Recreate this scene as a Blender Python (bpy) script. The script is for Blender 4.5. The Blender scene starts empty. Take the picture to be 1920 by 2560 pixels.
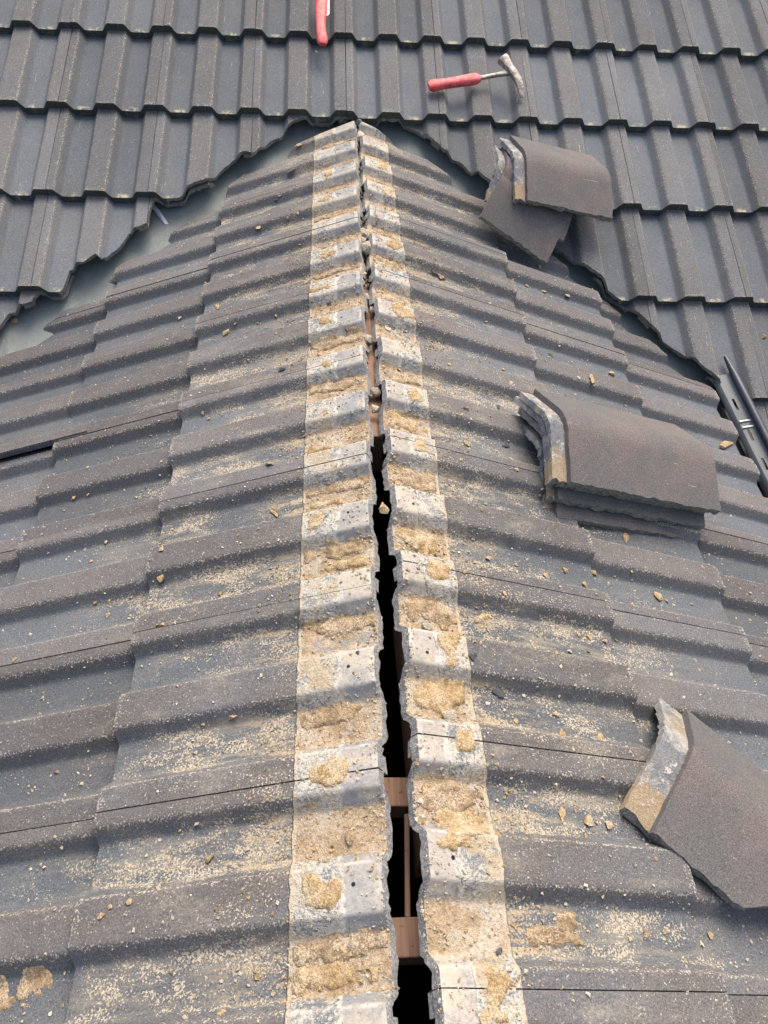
import bpy, bmesh, math, random
import numpy as np
from mathutils import Vector, Matrix, noise
random.seed(7)
RNG = np.random.default_rng(7)
S = bpy.context.scene
COL = S.collection

# ------------------------------------------------------------------ camera
CAM = np.array([-0.08470, -1.33673, 0.95435])
PITCH, YAW, ROLL, FPX = -0.842584, 0.101353, 0.0715445, 1870.662
fw = np.array([math.sin(YAW)*math.cos(PITCH), math.cos(YAW)*math.cos(PITCH), math.sin(PITCH)])
rt = np.cross(fw, [0, 0, 1]); rt /= np.linalg.norm(rt); up = np.cross(rt, fw)
rt2 = rt*math.cos(ROLL)+up*math.sin(ROLL); up2 = -rt*math.sin(ROLL)+up*math.cos(ROLL)
cam = bpy.data.cameras.new('camera'); co = bpy.data.objects.new('camera', cam); COL.objects.link(co)
cam.sensor_fit = 'VERTICAL'; cam.sensor_height = 36; cam.lens = FPX/2560*36
cam.clip_start = 0.02; cam.clip_end = 800
co.matrix_world = Matrix(((rt2[0], up2[0], -fw[0], CAM[0]), (rt2[1], up2[1], -fw[1], CAM[1]), (rt2[2], up2[2], -fw[2], CAM[2]), (0, 0, 0, 1)))
S.camera = co

# ------------------------------------------------------------------ world, sun, exposure
SUN_EL, SUN_AZ = math.radians(60), math.radians(20)      # azimuth from +Y towards +X
w = bpy.data.worlds.new('World'); S.world = w; w.use_nodes = True
nt = w.node_tree; nt.nodes.clear()
sky = nt.nodes.new('ShaderNodeTexSky'); sky.sky_type = 'NISHITA'; sky.sun_disc = False
sky.sun_elevation = SUN_EL; sky.sun_rotation = SUN_AZ; sky.dust_density = 7.0; sky.air_density = 0.9; sky.ozone_density = 0.4
bg = nt.nodes.new('ShaderNodeBackground'); bg.inputs['Strength'].default_value = 0.15
ow = nt.nodes.new('ShaderNodeOutputWorld')
nt.links.new(sky.outputs[0], bg.inputs[0]); nt.links.new(bg.outputs[0], ow.inputs[0])
sun = bpy.data.lights.new('sun', 'SUN'); sun.energy = 0.95; sun.angle = math.radians(42); sun.color = (1, 0.965, 0.91)
so = bpy.data.objects.new('sun', sun); COL.objects.link(so)
sd = Vector((math.sin(SUN_AZ)*math.cos(SUN_EL), math.cos(SUN_AZ)*math.cos(SUN_EL), math.sin(SUN_EL)))
so.rotation_euler = sd.to_track_quat('Z', 'Y').to_euler(); so.location = (0, 0, 6)
S.view_settings.view_transform = 'Standard'; S.view_settings.look = 'None'
S.view_settings.exposure = 1.15; S.view_settings.gamma = 1; S.view_settings.use_curve_mapping = False

# ------------------------------------------------------------------ roof geometry constants
A, BE = 0.37978, 0.39658                 # pitch of the dormer slopes and of the main slope
CA, SA, TA = math.cos(A), math.sin(A), math.tan(A)
CB, SB, TB = math.cos(BE), math.sin(BE), math.tan(BE)
Y0 = 1.18666
YJ = {'L': -0.0323, 'R': 0.0168}         # a tile joint on each slope
def sg(side, y):                         # ridge-side cut edge of the first course
    return .0245-.0065*y if side == 'L' else .0245-.0100*y          # ridge-side edge of the first course
D1 = {'L': 0.4498, 'R': 0.4369}          # its lower edge
G, GM, XM, R0 = 0.3285, 0.33898, -0.6369, 0.3736
TL, TH, DROP = 0.42, 0.0155, 0.003
LIFT = {'M': .031, 'L': .0255, 'R': .0255}   # how far a tile's head lies below its lower edge
PD = {'M': 1.0, 'L': .84, 'R': .84}          # depth of the profile

def prof(u):
    """height of the tile's trapezoid profile, u in metres from the joint"""
    u = np.asarray(u, float)
    kx = np.array([-1, 0.020, 0.038, 0.096, 0.114, 0.170, 0.188, 0.246, 0.264, 1])
    kz = np.array([0, 0, -.028, -.028, 0, 0, -.028, -.028, 0, 0])
    z = 0
    for d in (-.0022, 0, .0022): z = z+np.interp(u+d, kx, kz)/3
    return z

SIDE = {'L': -1, 'R': 1}
def to_world(side, y, s, h):
    y, s, h = np.broadcast_arrays(np.asarray(y, float), s, h)
    if side == 'M':       # y is x across, s is distance up the main slope
        return np.stack([y, Y0+s*CB-h*SB, s*SB+h*CB], -1)
    g = SIDE[side]
    return np.stack([g*(s*CA+h*SA), y, -s*SA+h*CA], -1)
def normal(side):
    return {'L': Vector((-SA, 0, CA)), 'R': Vector((SA, 0, CA)), 'M': Vector((0, -SB, CB))}[side]
def surf(side, y, s):
    """height of the tile surface over the slope's plane"""
    y = np.asarray(y, float); s = np.asarray(s, float)
    if side == 'M':
        k = np.floor((s-R0)/GM); lo = R0+k*GM
        return -LIFT['M']*(s-lo)/TL + prof((y-XM) % 0.3)
    u = (YJ['L']-y) % 0.3 if side == 'L' else (y-YJ['R']) % 0.3
    k = np.ceil((s-D1[side])/G).clip(0, 9); lo = D1[side]+k*G
    return LIFT[side]-DROP-LIFT[side]*(lo-s)/TL + PD[side]*prof(u)
# ==SHARED==

# ------------------------------------------------------------------ node helpers
class NT:
    def __init__(s, name):
        s.m = bpy.data.materials.new(name); s.m.use_nodes = True; s.t = s.m.node_tree; s.t.nodes.clear()
        s.out = s.n('ShaderNodeOutputMaterial'); s.b = s.n('ShaderNodeBsdfPrincipled')
        s.t.links.new(s.b.outputs[0], s.out.inputs[0])
        s.b.inputs['Roughness'].default_value = 0.9; s.b.inputs['Specular IOR Level'].default_value = 0.25
        g = s.n('ShaderNodeNewGeometry'); s.P = g.outputs['Position']; s.N = g.outputs['Normal']
        tc = s.n('ShaderNodeTexCoord'); s.O = tc.outputs['Object']
        oi = s.n('ShaderNodeObjectInfo'); s.R = oi.outputs['Random']
    def n(s, t): return s.t.nodes.new(t)
    def put(s, i, v):
        if isinstance(v, bpy.types.NodeSocket): s.t.links.new(v, i)
        elif v is not None:
            if i.type == 'RGBA' and len(v) == 3: v = (*v, 1)
            i.default_value = v
    def m_(s, op, a, b=None, c=None):
        q = s.n('ShaderNodeMath'); q.operation = op; s.put(q.inputs[0], a)
        if b is not None: s.put(q.inputs[1], b)
        if c is not None: s.put(q.inputs[2], c)
        return q.outputs[0]
    def mul(s, a, b): return s.m_('MULTIPLY', a, b)
    def add(s, a, b): return s.m_('ADD', a, b)
    def sub(s, a, b): return s.m_('SUBTRACT', a, b)
    def mx(s, a, b): return s.m_('MAXIMUM', a, b)
    def mn(s, a, b): return s.m_('MINIMUM', a, b)
    def ss(s, v, lo, hi, a=0.0, b=1.0):
        q = s.n('ShaderNodeMapRange'); q.interpolation_type = 'SMOOTHSTEP'
        s.put(q.inputs[0], v); s.put(q.inputs[1], lo); s.put(q.inputs[2], hi); s.put(q.inputs[3], a); s.put(q.inputs[4], b)
        return q.outputs[0]
    def sep(s, v):
        q = s.n('ShaderNodeSeparateXYZ'); s.put(q.inputs[0], v); return q.outputs
    def comb(s, x, y, z):
        q = s.n('ShaderNodeCombineXYZ'); s.put(q.inputs[0], x); s.put(q.inputs[1], y); s.put(q.inputs[2], z); return q.outputs[0]
    def scl(s, v, sc):
        q = s.n('ShaderNodeVectorMath'); q.operation = 'MULTIPLY'; s.put(q.inputs[0], v); s.put(q.inputs[1], sc); return q.outputs[0]
    def off(s, v, o):
        q = s.n('ShaderNodeVectorMath'); q.operation = 'ADD'; s.put(q.inputs[0], v); s.put(q.inputs[1], o); return q.outputs[0]
    def noise(s, v, sc, det=2, rough=0.5, dist=0.0):
        q = s.n('ShaderNodeTexNoise'); s.put(q.inputs['Vector'], v); q.inputs['Scale'].default_value = sc
        q.inputs['Detail'].default_value = det; q.inputs['Roughness'].default_value = rough; q.inputs['Distortion'].default_value = dist
        return q.outputs[0]
    def voro(s, v, sc, feat='F1'):
        q = s.n('ShaderNodeTexVoronoi'); s.put(q.inputs['Vector'], v); q.inputs['Scale'].default_value = sc; q.feature = feat
        return q.outputs['Distance']
    def mix(s, f, a, b):
        q = s.n('ShaderNodeMix'); q.data_type = 'RGBA'; s.put(q.inputs[0], f); s.put(q.inputs[6], a); s.put(q.inputs[7], b); return q.outputs[2]
    def bright(s, c, f):
        q = s.n('ShaderNodeVectorMath'); q.operation = 'SCALE'; s.put(q.inputs[0], c); s.put(q.inputs[3], f); return q.outputs[0]
    def bump(s, h, st, dist=0.001, nrm=None):
        q = s.n('ShaderNodeBump'); q.inputs['Strength'].default_value = st; q.inputs['Distance'].default_value = dist
        s.put(q.inputs['Height'], h)
        if nrm is not None: s.put(q.inputs['Normal'], nrm)
        return q.outputs[0]
    def done(s, c, nrm=None, rough=None):
        s.put(s.b.inputs['Base Color'], c)
        if nrm is not None: s.put(s.b.inputs['Normal'], nrm)
        if rough is not None: s.put(s.b.inputs['Roughness'], rough)
        return s.m

CREAM = (0.60, 0.51, 0.36); TAN = (0.42, 0.30, 0.15); PALE = (0.43, 0.41, 0.375); BLUE = (0.13, 0.16, 0.20)

def tile_material(name, dormer):
    t = NT(name)
    o = t.sep(t.O); p = t.sep(t.P)
    sd = 'L' if dormer else 'M'
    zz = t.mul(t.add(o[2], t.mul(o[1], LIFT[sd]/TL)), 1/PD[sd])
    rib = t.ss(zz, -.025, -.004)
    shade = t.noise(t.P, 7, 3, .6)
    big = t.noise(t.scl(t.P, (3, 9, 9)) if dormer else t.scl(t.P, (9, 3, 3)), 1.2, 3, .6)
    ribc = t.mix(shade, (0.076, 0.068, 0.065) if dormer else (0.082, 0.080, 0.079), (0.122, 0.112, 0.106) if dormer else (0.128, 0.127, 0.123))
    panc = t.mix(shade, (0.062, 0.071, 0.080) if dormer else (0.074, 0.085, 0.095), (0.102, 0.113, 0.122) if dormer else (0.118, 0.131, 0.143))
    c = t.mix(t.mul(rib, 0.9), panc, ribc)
    c = t.mix(t.mul(t.ss(big, .42, .62), .75), c, t.mix(.45, panc, (0.115, 0.108, 0.105)))
    c = t.bright(c, t.add(.80, t.mul(t.R, .38)))
    gr = t.noise(t.P, 420, 3, .75)
    c = t.bright(c, t.ss(gr, .32, .68, .62, 1.40))
    # pale worn grains, thicker on the arrises of the ribs
    arris = t.mul(t.ss(zz, -.012, -.002), t.ss(zz, .0006, -.0016))
    sp = t.noise(t.P, 330, 2, .6)
    sp2 = t.noise(t.P, 46, 3, .7)
    thr = t.sub(t.sub(.69, t.mul(arris, .14)), t.mul(t.ss(sp2, .45, .75), .07))
    c = t.mix(t.mul(t.ss(t.sub(sp, thr), 0, .035), .75), c, (0.38, 0.35, 0.29))
    dark = t.noise(t.P, 150, 2, .6)
    c = t.mix(t.mul(t.ss(dark, .66, .72), .5), c, (0.03, 0.03, 0.032))
    rough = .92
    hgt = t.add(t.mul(gr, .5), t.mul(t.noise(t.P, 900, 1), .3))
    nrm = t.bump(hgt, .7, .0018)
    if not dormer:
        # lichen on the front edge of the channels, darker greenish grey on the nose face
        xm = t.m_('ABSOLUTE', t.sub(t.m_('MODULO', t.add(o[0], .15), .15), .067))
        edge = t.mul(t.mul(t.ss(o[1], .020, .004), t.ss(zz, -.018, -.026)), t.ss(xm, .024, .010))
        li = t.noise(t.P, 60, 4, .7)
        c = t.mix(t.mul(edge, t.ss(li, .46, .56)), c, t.mix(t.noise(t.P, 300, 1), (0.22, 0.20, 0.12), (0.45, 0.42, 0.33)))
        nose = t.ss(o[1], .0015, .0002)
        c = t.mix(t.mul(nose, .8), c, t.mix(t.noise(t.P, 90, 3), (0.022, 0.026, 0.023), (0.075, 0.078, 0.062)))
        # thin chalky scratches running down the slope
        scr = t.noise(t.scl(t.P, (160, 14, 14)), 1, 3, .7)
        zone = t.noise(t.P, 5, 1)
        c = t.mix(t.mul(t.mul(t.ss(scr, .67, .72), t.ss(zone, .44, .56)), .65), c, (0.36, 0.33, 0.27))
        return t.done(c, nrm, rough)
    s = t.mul(t.m_('ABSOLUTE', p[0]), 1/CA)
    right = t.ss(p[0], -.001, .001)
    # -------- mortar dust: speckle that thins out away from the ridge
    pan = t.sub(1, t.ss(zz, -.027, -.010))
    low = t.noise(t.scl(t.P, (2.2, 6.5, 2.2)), 1, 3, .6)
    near = t.ss(s, .80, .14)
    dens = t.mul(t.add(t.mul(near, .95), .16), t.add(t.mul(pan, .62), .50))
    dens = t.mn(t.mul(dens, t.ss(low, .34, .66, .35, 1.4)), .95)
    clus = t.noise(t.off(t.scl(t.P, (13, 26, 13)), (3, 7, 1)), 1, 4, .7)
    dens = t.mul(dens, t.ss(clus, .36, .60, .42, 1.2))
    d1 = t.noise(t.P, 330, 3, .65); d2 = t.noise(t.P, 170, 4, .75)
    m1 = t.ss(t.sub(d1, t.sub(.76, t.mul(dens, .235))), 0, .03)
    m2 = t.ss(t.sub(d2, t.sub(.80, t.mul(dens, .235))), 0, .03)
    dust = t.mix(t.noise(t.P, 50, 2), (0.36, 0.30, 0.205), (0.47, 0.42, 0.33))
    # swept film, streaked down the slope
    st = t.noise(t.scl(t.P, (9, 70, 9)), 1, 4, .7)
    film = t.mul(t.mul(t.ss(st, .42, .66), near), t.mul(t.add(t.mul(pan, .75), .12), t.ss(low, .42, .62)))
    c = t.mix(t.mul(film, .85), c, (0.25, 0.22, 0.165))
    sm = t.noise(t.off(t.scl(t.P, (9, 20, 9)), (7, 1, 3)), 1, 4, .65)
    c = t.mix(t.mul(t.mul(t.ss(sm, .50, .68), near), t.ss(t.noise(t.P, 260, 3, .7), .40, .62, .08, .62)), c, (0.27, 0.243, 0.192))
    c = t.mix(t.mul(m1, .85), c, dust); c = t.mix(t.mul(m2, .9), c, dust)
    # -------- the strip that lay under the ridge tiles
    wob = t.noise(t.P, 38, 3, .6)
    eL = .152; eR = t.sub(.118, t.mul(p[1], .0195))
    e = t.add(t.mul(t.sub(1, right), eL), t.mul(right, eR))
    e = t.add(e, t.mul(t.sub(wob, .5), .010))
    band = t.ss(t.sub(e, s), -.0008, .0012)
    zb = t.add(t.mul(e, .54), t.mul(t.sub(t.noise(t.P, 16, 3, .65), .5), .035))
    zoneB = t.ss(t.sub(s, zb), -.001, .002)          # 0 clean strip, 1 bedding strip
    n1 = t.noise(t.P, 11, 4, .65); n2 = t.noise(t.off(t.P, (5, 3, 1)), 26, 4, .7); n3 = t.noise(t.off(t.P, (2, 9, 4)), 240, 3, .7)
    warm = t.mix(right, (0.205, 0.213, 0.217), (0.265, 0.238, 0.205))
    clean = t.mix(t.ss(n1, .42, .6), warm, t.mix(right, (0.275, 0.258, 0.228), (0.305, 0.282, 0.245)))
    clean = t.bright(clean, t.ss(n3, .3, .7, .80, 1.15))
    clean = t.mix(t.mul(t.ss(n2, .6, .68), .5), clean, (0.38, 0.35, 0.29))
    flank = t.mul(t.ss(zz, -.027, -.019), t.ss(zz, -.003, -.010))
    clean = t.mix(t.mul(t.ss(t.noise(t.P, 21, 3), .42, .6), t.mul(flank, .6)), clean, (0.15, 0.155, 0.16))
    lime = t.mix(t.ss(t.add(t.mul(n3, .6), t.mul(t.noise(t.off(t.P, (4, 4, 2)), 30, 3, .7), .4)), .42, .56), (0.135, 0.148, 0.162), (0.42, 0.40, 0.34))
    lime = t.mix(t.mul(t.ss(n2, .50, .62), .85), lime, t.mix(t.ss(n3, .4, .6), (0.34, 0.28, 0.19), (0.46, 0.43, 0.355)))
    lime = t.mix(t.mul(t.ss(n1, .55, .64), .8), lime, t.mix(n3, (0.26, 0.19, 0.10), (0.42, 0.34, 0.22)))
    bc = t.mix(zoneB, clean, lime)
    line = t.ss(t.m_('ABSOLUTE', t.sub(t.sub(s, zb), .002)), .006, .001)
    bc = t.mix(t.mul(line, t.ss(n2, .4, .55)), bc, (0.46, 0.44, 0.385))
    sandc = t.mix(t.ss(n2, .38, .62), (0.37, 0.285, 0.195), (0.265, 0.195, 0.115))
    sandc = t.mix(t.ss(n1, .5, .66), sandc, (0.40, 0.345, 0.27))
    sandc = t.bright(sandc, t.ss(n3, .32, .7, .78, 1.22))
    sandc = t.mix(t.mul(t.ss(t.noise(t.off(t.P, (1, 1, 7)), 19, 4, .7), .60, .66), .7), sandc, t.mix(n3, BLUE, (0.42, 0.405, 0.37)))
    zs = t.add(zz, t.mul(t.sub(t.noise(t.off(t.scl(t.P, (14, 22, 14)), (1, 5, 5)), 1, 4, .7), .5), .034))
    bc = t.mix(t.ss(zs, -.0205, -.0250), bc, sandc)
    wash = t.noise(t.off(t.scl(t.P, (12, 17, 12)), (8, 2, 6)), 1, 4, .65)
    bc = t.mix(t.mul(t.ss(wash, .52, .62), .75), bc, t.mix(n3, (0.30, 0.255, 0.19), (0.42, 0.385, 0.31)))
    bc = t.mix(t.mul(t.ss(t.noise(t.off(t.scl(t.P, (10, 24, 10)), (2, 2, 9)), 1, 4, .7), .60, .66), .7), bc, t.mix(n3, (0.13, 0.14, 0.15), (0.27, 0.27, 0.26)))
    # crisp light arris of each rib in the strip
    ar = t.mul(t.ss(zz, -.006, -.002), t.ss(zz, .0004, -.0010))
    bc = t.mix(t.mul(ar, t.ss(n2, .42, .5, .1, .55)), bc, (0.45, 0.425, 0.37))
    rim = t.ss(t.m_('ABSOLUTE', t.sub(s, t.sub(e, .003))), .005, .001)
    bc = t.mix(t.mul(rim, t.ss(n2, .36, .5)), bc, (0.40, 0.345, 0.255))
    spill = t.mul(t.ss(t.sub(s, e), .15, 0), t.ss(t.add(t.noise(t.off(t.scl(t.P, (11, 60, 11)), (4, 4, 4)), 1, 4, .7), t.mul(t.sub(d1, .5), .5)), .50, .60))
    spill = t.mul(spill, t.add(.12, t.mul(pan, .8)))
    c = t.mix(spill, c, t.mix(n3, (0.25, 0.20, 0.13), (0.39, 0.32, 0.225)))
    hx = t.sub(o[0], t.add(.128, t.mul(t.R, .022))); hs = t.sub(s, t.add(.056, t.mul(t.R, .024)))
    hd = t.m_('SQRT', t.add(t.mul(hx, hx), t.mul(hs, hs)))
    bc = t.mix(t.ss(hd, .0034, .0022), bc, (0.012, 0.012, 0.012))
    up_face = t.ss(t.sep(t.N)[2], .05, .35)
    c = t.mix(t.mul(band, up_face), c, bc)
    crust = t.mul(t.mx(t.mul(band, t.mx(zoneB, pan)), t.mul(m2, .5)), t.noise(t.P, 130, 4, .75))
    nrm = t.bump(crust, .9, .006, nrm)
    return t.done(c, nrm, .93)

def concrete(name, a, b, sc=90, bumpd=.003, specks=None):
    t = NT(name)
    n = t.noise(t.P, sc, 4, .7); f = t.noise(t.P, 420, 3, .7)
    c = t.mix(t.ss(n, .36, .64), a, b); c = t.bright(c, t.ss(f, .3, .7, .72, 1.28))
    if specks: c = t.mix(t.ss(t.noise(t.P, 200, 2), .63, .68), c, specks)
    return t.done(c, t.bump(t.add(t.mul(n, .7), t.mul(f, .4)), .9, bumpd))

def mortar_material(name, a, b, pale):
    t = NT(name)
    n = t.noise(t.P, 70, 5, .75); f = t.noise(t.P, 380, 3, .75); g = t.noise(t.P, 28, 3, .6)
    c = t.mix(t.ss(n, .40, .60), a, b); c = t.mix(t.mul(t.ss(t.add(t.mul(g, .5), t.mul(f, .5)), .50, .58), .8), c, pale)
    c = t.bright(c, t.ss(f, .3, .7, .70, 1.25))
    return t.done(c, t.bump(t.add(t.mul(n, .7), t.mul(f, .5)), 1, .004), .96)

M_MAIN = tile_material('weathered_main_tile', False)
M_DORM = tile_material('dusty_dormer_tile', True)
M_CUTW = concrete('weathered_cut_edge', (0.13, 0.13, 0.115), (0.24, 0.235, 0.20), 110, .004, (0.34, 0.33, 0.27))
M_CUTR = concrete('fresh_cut_edge', (0.16, 0.158, 0.152), (0.26, 0.255, 0.245), 150, .005, (0.40, 0.39, 0.37))
M_SAND = mortar_material('sandy_mortar', (0.255, 0.175, 0.082), (0.36, 0.265, 0.150), (0.42, 0.35, 0.24))
M_SAND2 = mortar_material('brown_sand', (0.19, 0.135, 0.078), (0.32, 0.24, 0.145), (0.40, 0.33, 0.24))
M_CREAM = mortar_material('pale_mortar', (0.40, 0.34, 0.245), (0.50, 0.455, 0.37), (0.31, 0.245, 0.16))
M_STONE = mortar_material('grey_mortar', (0.24, 0.205, 0.155), (0.34, 0.305, 0.24), (0.40, 0.36, 0.285))
M_DARKF = concrete('dark_fragment', (0.045, 0.045, 0.05), (0.09, 0.09, 0.095), 120)

def ridge_material():
    t = NT('ridge_tile_face')
    n = t.noise(t.O, 9, 3, .6); f = t.noise(t.P, 430, 3, .75); g = t.noise(t.O, 45, 4, .7)
    c = t.mix(t.ss(n, .38, .62), (0.094, 0.090, 0.087), (0.118, 0.100, 0.094))
    c = t.mix(t.mul(t.ss(g, .55, .7), .4), c, (0.13, 0.125, 0.118))
    c = t.bright(c, t.ss(f, .3, .72, .60, 1.5))
    c = t.mix(t.mul(t.ss(t.noise(t.P, 300, 2, .6), .68, .72), .6), c, (0.36, 0.33, 0.29))
    sc = t.noise(t.scl(t.O, (10, 170, 170)), 1, 3, .7)
    c = t.mix(t.mul(t.mul(t.ss(sc, .68, .73), t.ss(t.noise(t.O, 14, 2), .5, .62)), .7), c, (0.42, 0.38, 0.34))
    return t.done(c, t.bump(f, .7, .0016), .9)
M_RIDGE = ridge_material()
def lip_material():
    t = NT('mortar_stained_lip')
    n = t.noise(t.P, 20, 5, .75); f = t.noise(t.P, 330, 3, .75); g = t.noise(t.P, 70, 5, .8)
    c = t.mix(t.ss(n, .38, .62), (0.12, 0.132, 0.145), (0.33, 0.31, 0.275))
    c = t.mix(t.ss(t.noise(t.off(t.P, (3, 1, 2)), 11, 4, .7), .55, .64), c, (0.27, 0.215, 0.14))
    oy = t.sep(t.O)[1]; wv = t.mul(t.sub(t.noise(t.P, 30, 3, .7), .5), .05)
    c = t.mix(t.mul(t.ss(t.add(oy, wv), -.078, -.090), .85), c, (0.30, 0.225, 0.135))
    c = t.mix(t.mul(t.ss(t.m_('ABSOLUTE', t.add(oy, t.add(wv, .035))), .032, .018), .6), c, (0.10, 0.115, 0.135))
    c = t.mix(t.ss(g, .56, .64), c, (0.44, 0.42, 0.37))
    c = t.bright(c, t.ss(f, .3, .7, .75, 1.2))
    return t.done(c, t.bump(t.add(f, g), .9, .003), .9)
M_LIP = lip_material()

def simple(name, c, rough=.6, metal=0, n=None, spec=.4, sc=60):
    t = NT(name)
    cc = c if n is None else t.mix(t.ss(t.noise(t.P, sc, 4, .7), .4, .62), c, n)
    t.b.inputs['Metallic'].default_value = metal; t.b.inputs['Specular IOR Level'].default_value = spec
    return t.done(cc, t.bump(t.noise(t.P, 240, 3), .25, .001), rough)
def valley_material():
    t = NT('valley_lining')
    n = t.noise(t.P, 5, 4, .6); f = t.noise(t.P, 260, 3, .7)
    c = t.mix(t.ss(n, .35, .65), (0.132, 0.152, 0.145), (0.172, 0.192, 0.180))
    st = t.noise(t.scl(t.P, (26, 8, 8)), 1, 4, .7)
    c = t.mix(t.mul(t.ss(st, .50, .70), .55), c, (0.25, 0.27, 0.245))
    c = t.mix(t.mul(t.ss(t.noise(t.off(t.P, (3, 1, 2)), 11, 5, .75), .48, .66), .5), c, (0.120, 0.134, 0.128))
    c = t.mix(t.mul(t.ss(t.noise(t.P, 190, 3, .7), .64, .67), .8), c, (0.36, 0.33, 0.25))
    c = t.mix(t.mul(t.ss(t.noise(t.P, 40, 5, .8), .62, .7), .4), c, (0.05, 0.055, 0.05))
    t.b.inputs['Specular IOR Level'].default_value = .3
    return t.done(c, t.bump(t.add(t.mul(n, 2), t.mul(f, .15)), .3, .004), t.ss(n, .3, .7, .55, .75))
M_VALLEY = valley_material()
M_FELT = simple('light_block_felt', (0.006, 0.006, 0.007), .85, 0, None, .1)  # for the black sheets added to keep light out of the roof void
def wood():
    t = NT('ridge_board_wood')
    g = t.noise(t.scl(t.P, (160, 7, 90)), 1, 3, .6)
    c = t.mix(t.ss(g, .35, .65), (0.20, 0.118, 0.078), (0.27, 0.168, 0.118))
    c = t.mix(t.ss(t.noise(t.P, 90, 3), .66, .7), c, (0.14, 0.07, 0.045))
    return t.done(c, t.bump(g, .4, .001), .8)
M_WOOD = wood()
M_RED = simple('red_rubber_grip', (0.50, 0.050, 0.055), .55, 0, (0.60, 0.13, 0.12), .4, 55)
M_STEEL = simple('worn_steel', (0.17, 0.15, 0.13), .55, .35, (0.38, 0.34, 0.29), .5, 80)
M_PLATE = simple('dull_plate', (0.18, 0.17, 0.145), .5, .4, (0.30, 0.27, 0.22), .5, 50)
M_EDGE = simple('bright_steel_edge', (0.62, 0.62, 0.62), .35, .5)
M_GUT = simple('grey_plastic', (0.075, 0.088, 0.093), .55, 0, (0.10, 0.115, 0.118), .4, 12)
M_TUBE = simple('dark_blue_black_plastic', (0.016, 0.020, 0.036), .42, 0, (0.026, 0.030, 0.045), .5, 20)
M_LEAD = simple('pale_metal', (0.55, 0.58, 0.60), .4, .2)
M_WALL = concrete('render_wall', (0.50, 0.48, 0.44), (0.58, 0.56, 0.52), 8)
M_GROUND = concrete('lawn_ground', (0.035, 0.055, 0.02), (0.06, 0.08, 0.03), 3)

# ------------------------------------------------------------------ object helpers
def mesh_obj(name, verts, faces, mats, parent=None, mi=None, smooth=True, sharp=34, mesh=None):
    if mesh is None:
        mesh = bpy.data.meshes.new(name); mesh.from_pydata([tuple(v) for v in verts], [], faces)
        for m in (mats if isinstance(mats, (list, tuple)) else [mats]): mesh.materials.append(m)
        if mi is not None: mesh.polygons.foreach_set('material_index', mi)
        if smooth:
            mesh.polygons.foreach_set('use_smooth', [True]*len(mesh.polygons))
            mesh.set_sharp_from_angle(angle=math.radians(sharp))
        mesh.update()
    o = bpy.data.objects.new(name, mesh); COL.objects.link(o)
    if parent: o.parent = parent
    return o
def thing(name, label, cat, loc=(0, 0, 0), group=None):
    o = bpy.data.objects.new(name, None); COL.objects.link(o); o.location = loc; o.empty_display_size = .05
    o['label'] = label; o['category'] = cat
    if group: o['group'] = group
    return o
def tag(o, label, cat, group=None):
    o['label'] = label; o['category'] = cat
    if group: o['group'] = group
    return o
def fbm(x, y, z, sc, oc=3):
    v = 0; a = 1
    for i in range(oc):
        v += a*noise.noise(Vector((x, y, z))*sc); sc *= 2.1; a *= .5
    return v

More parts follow.
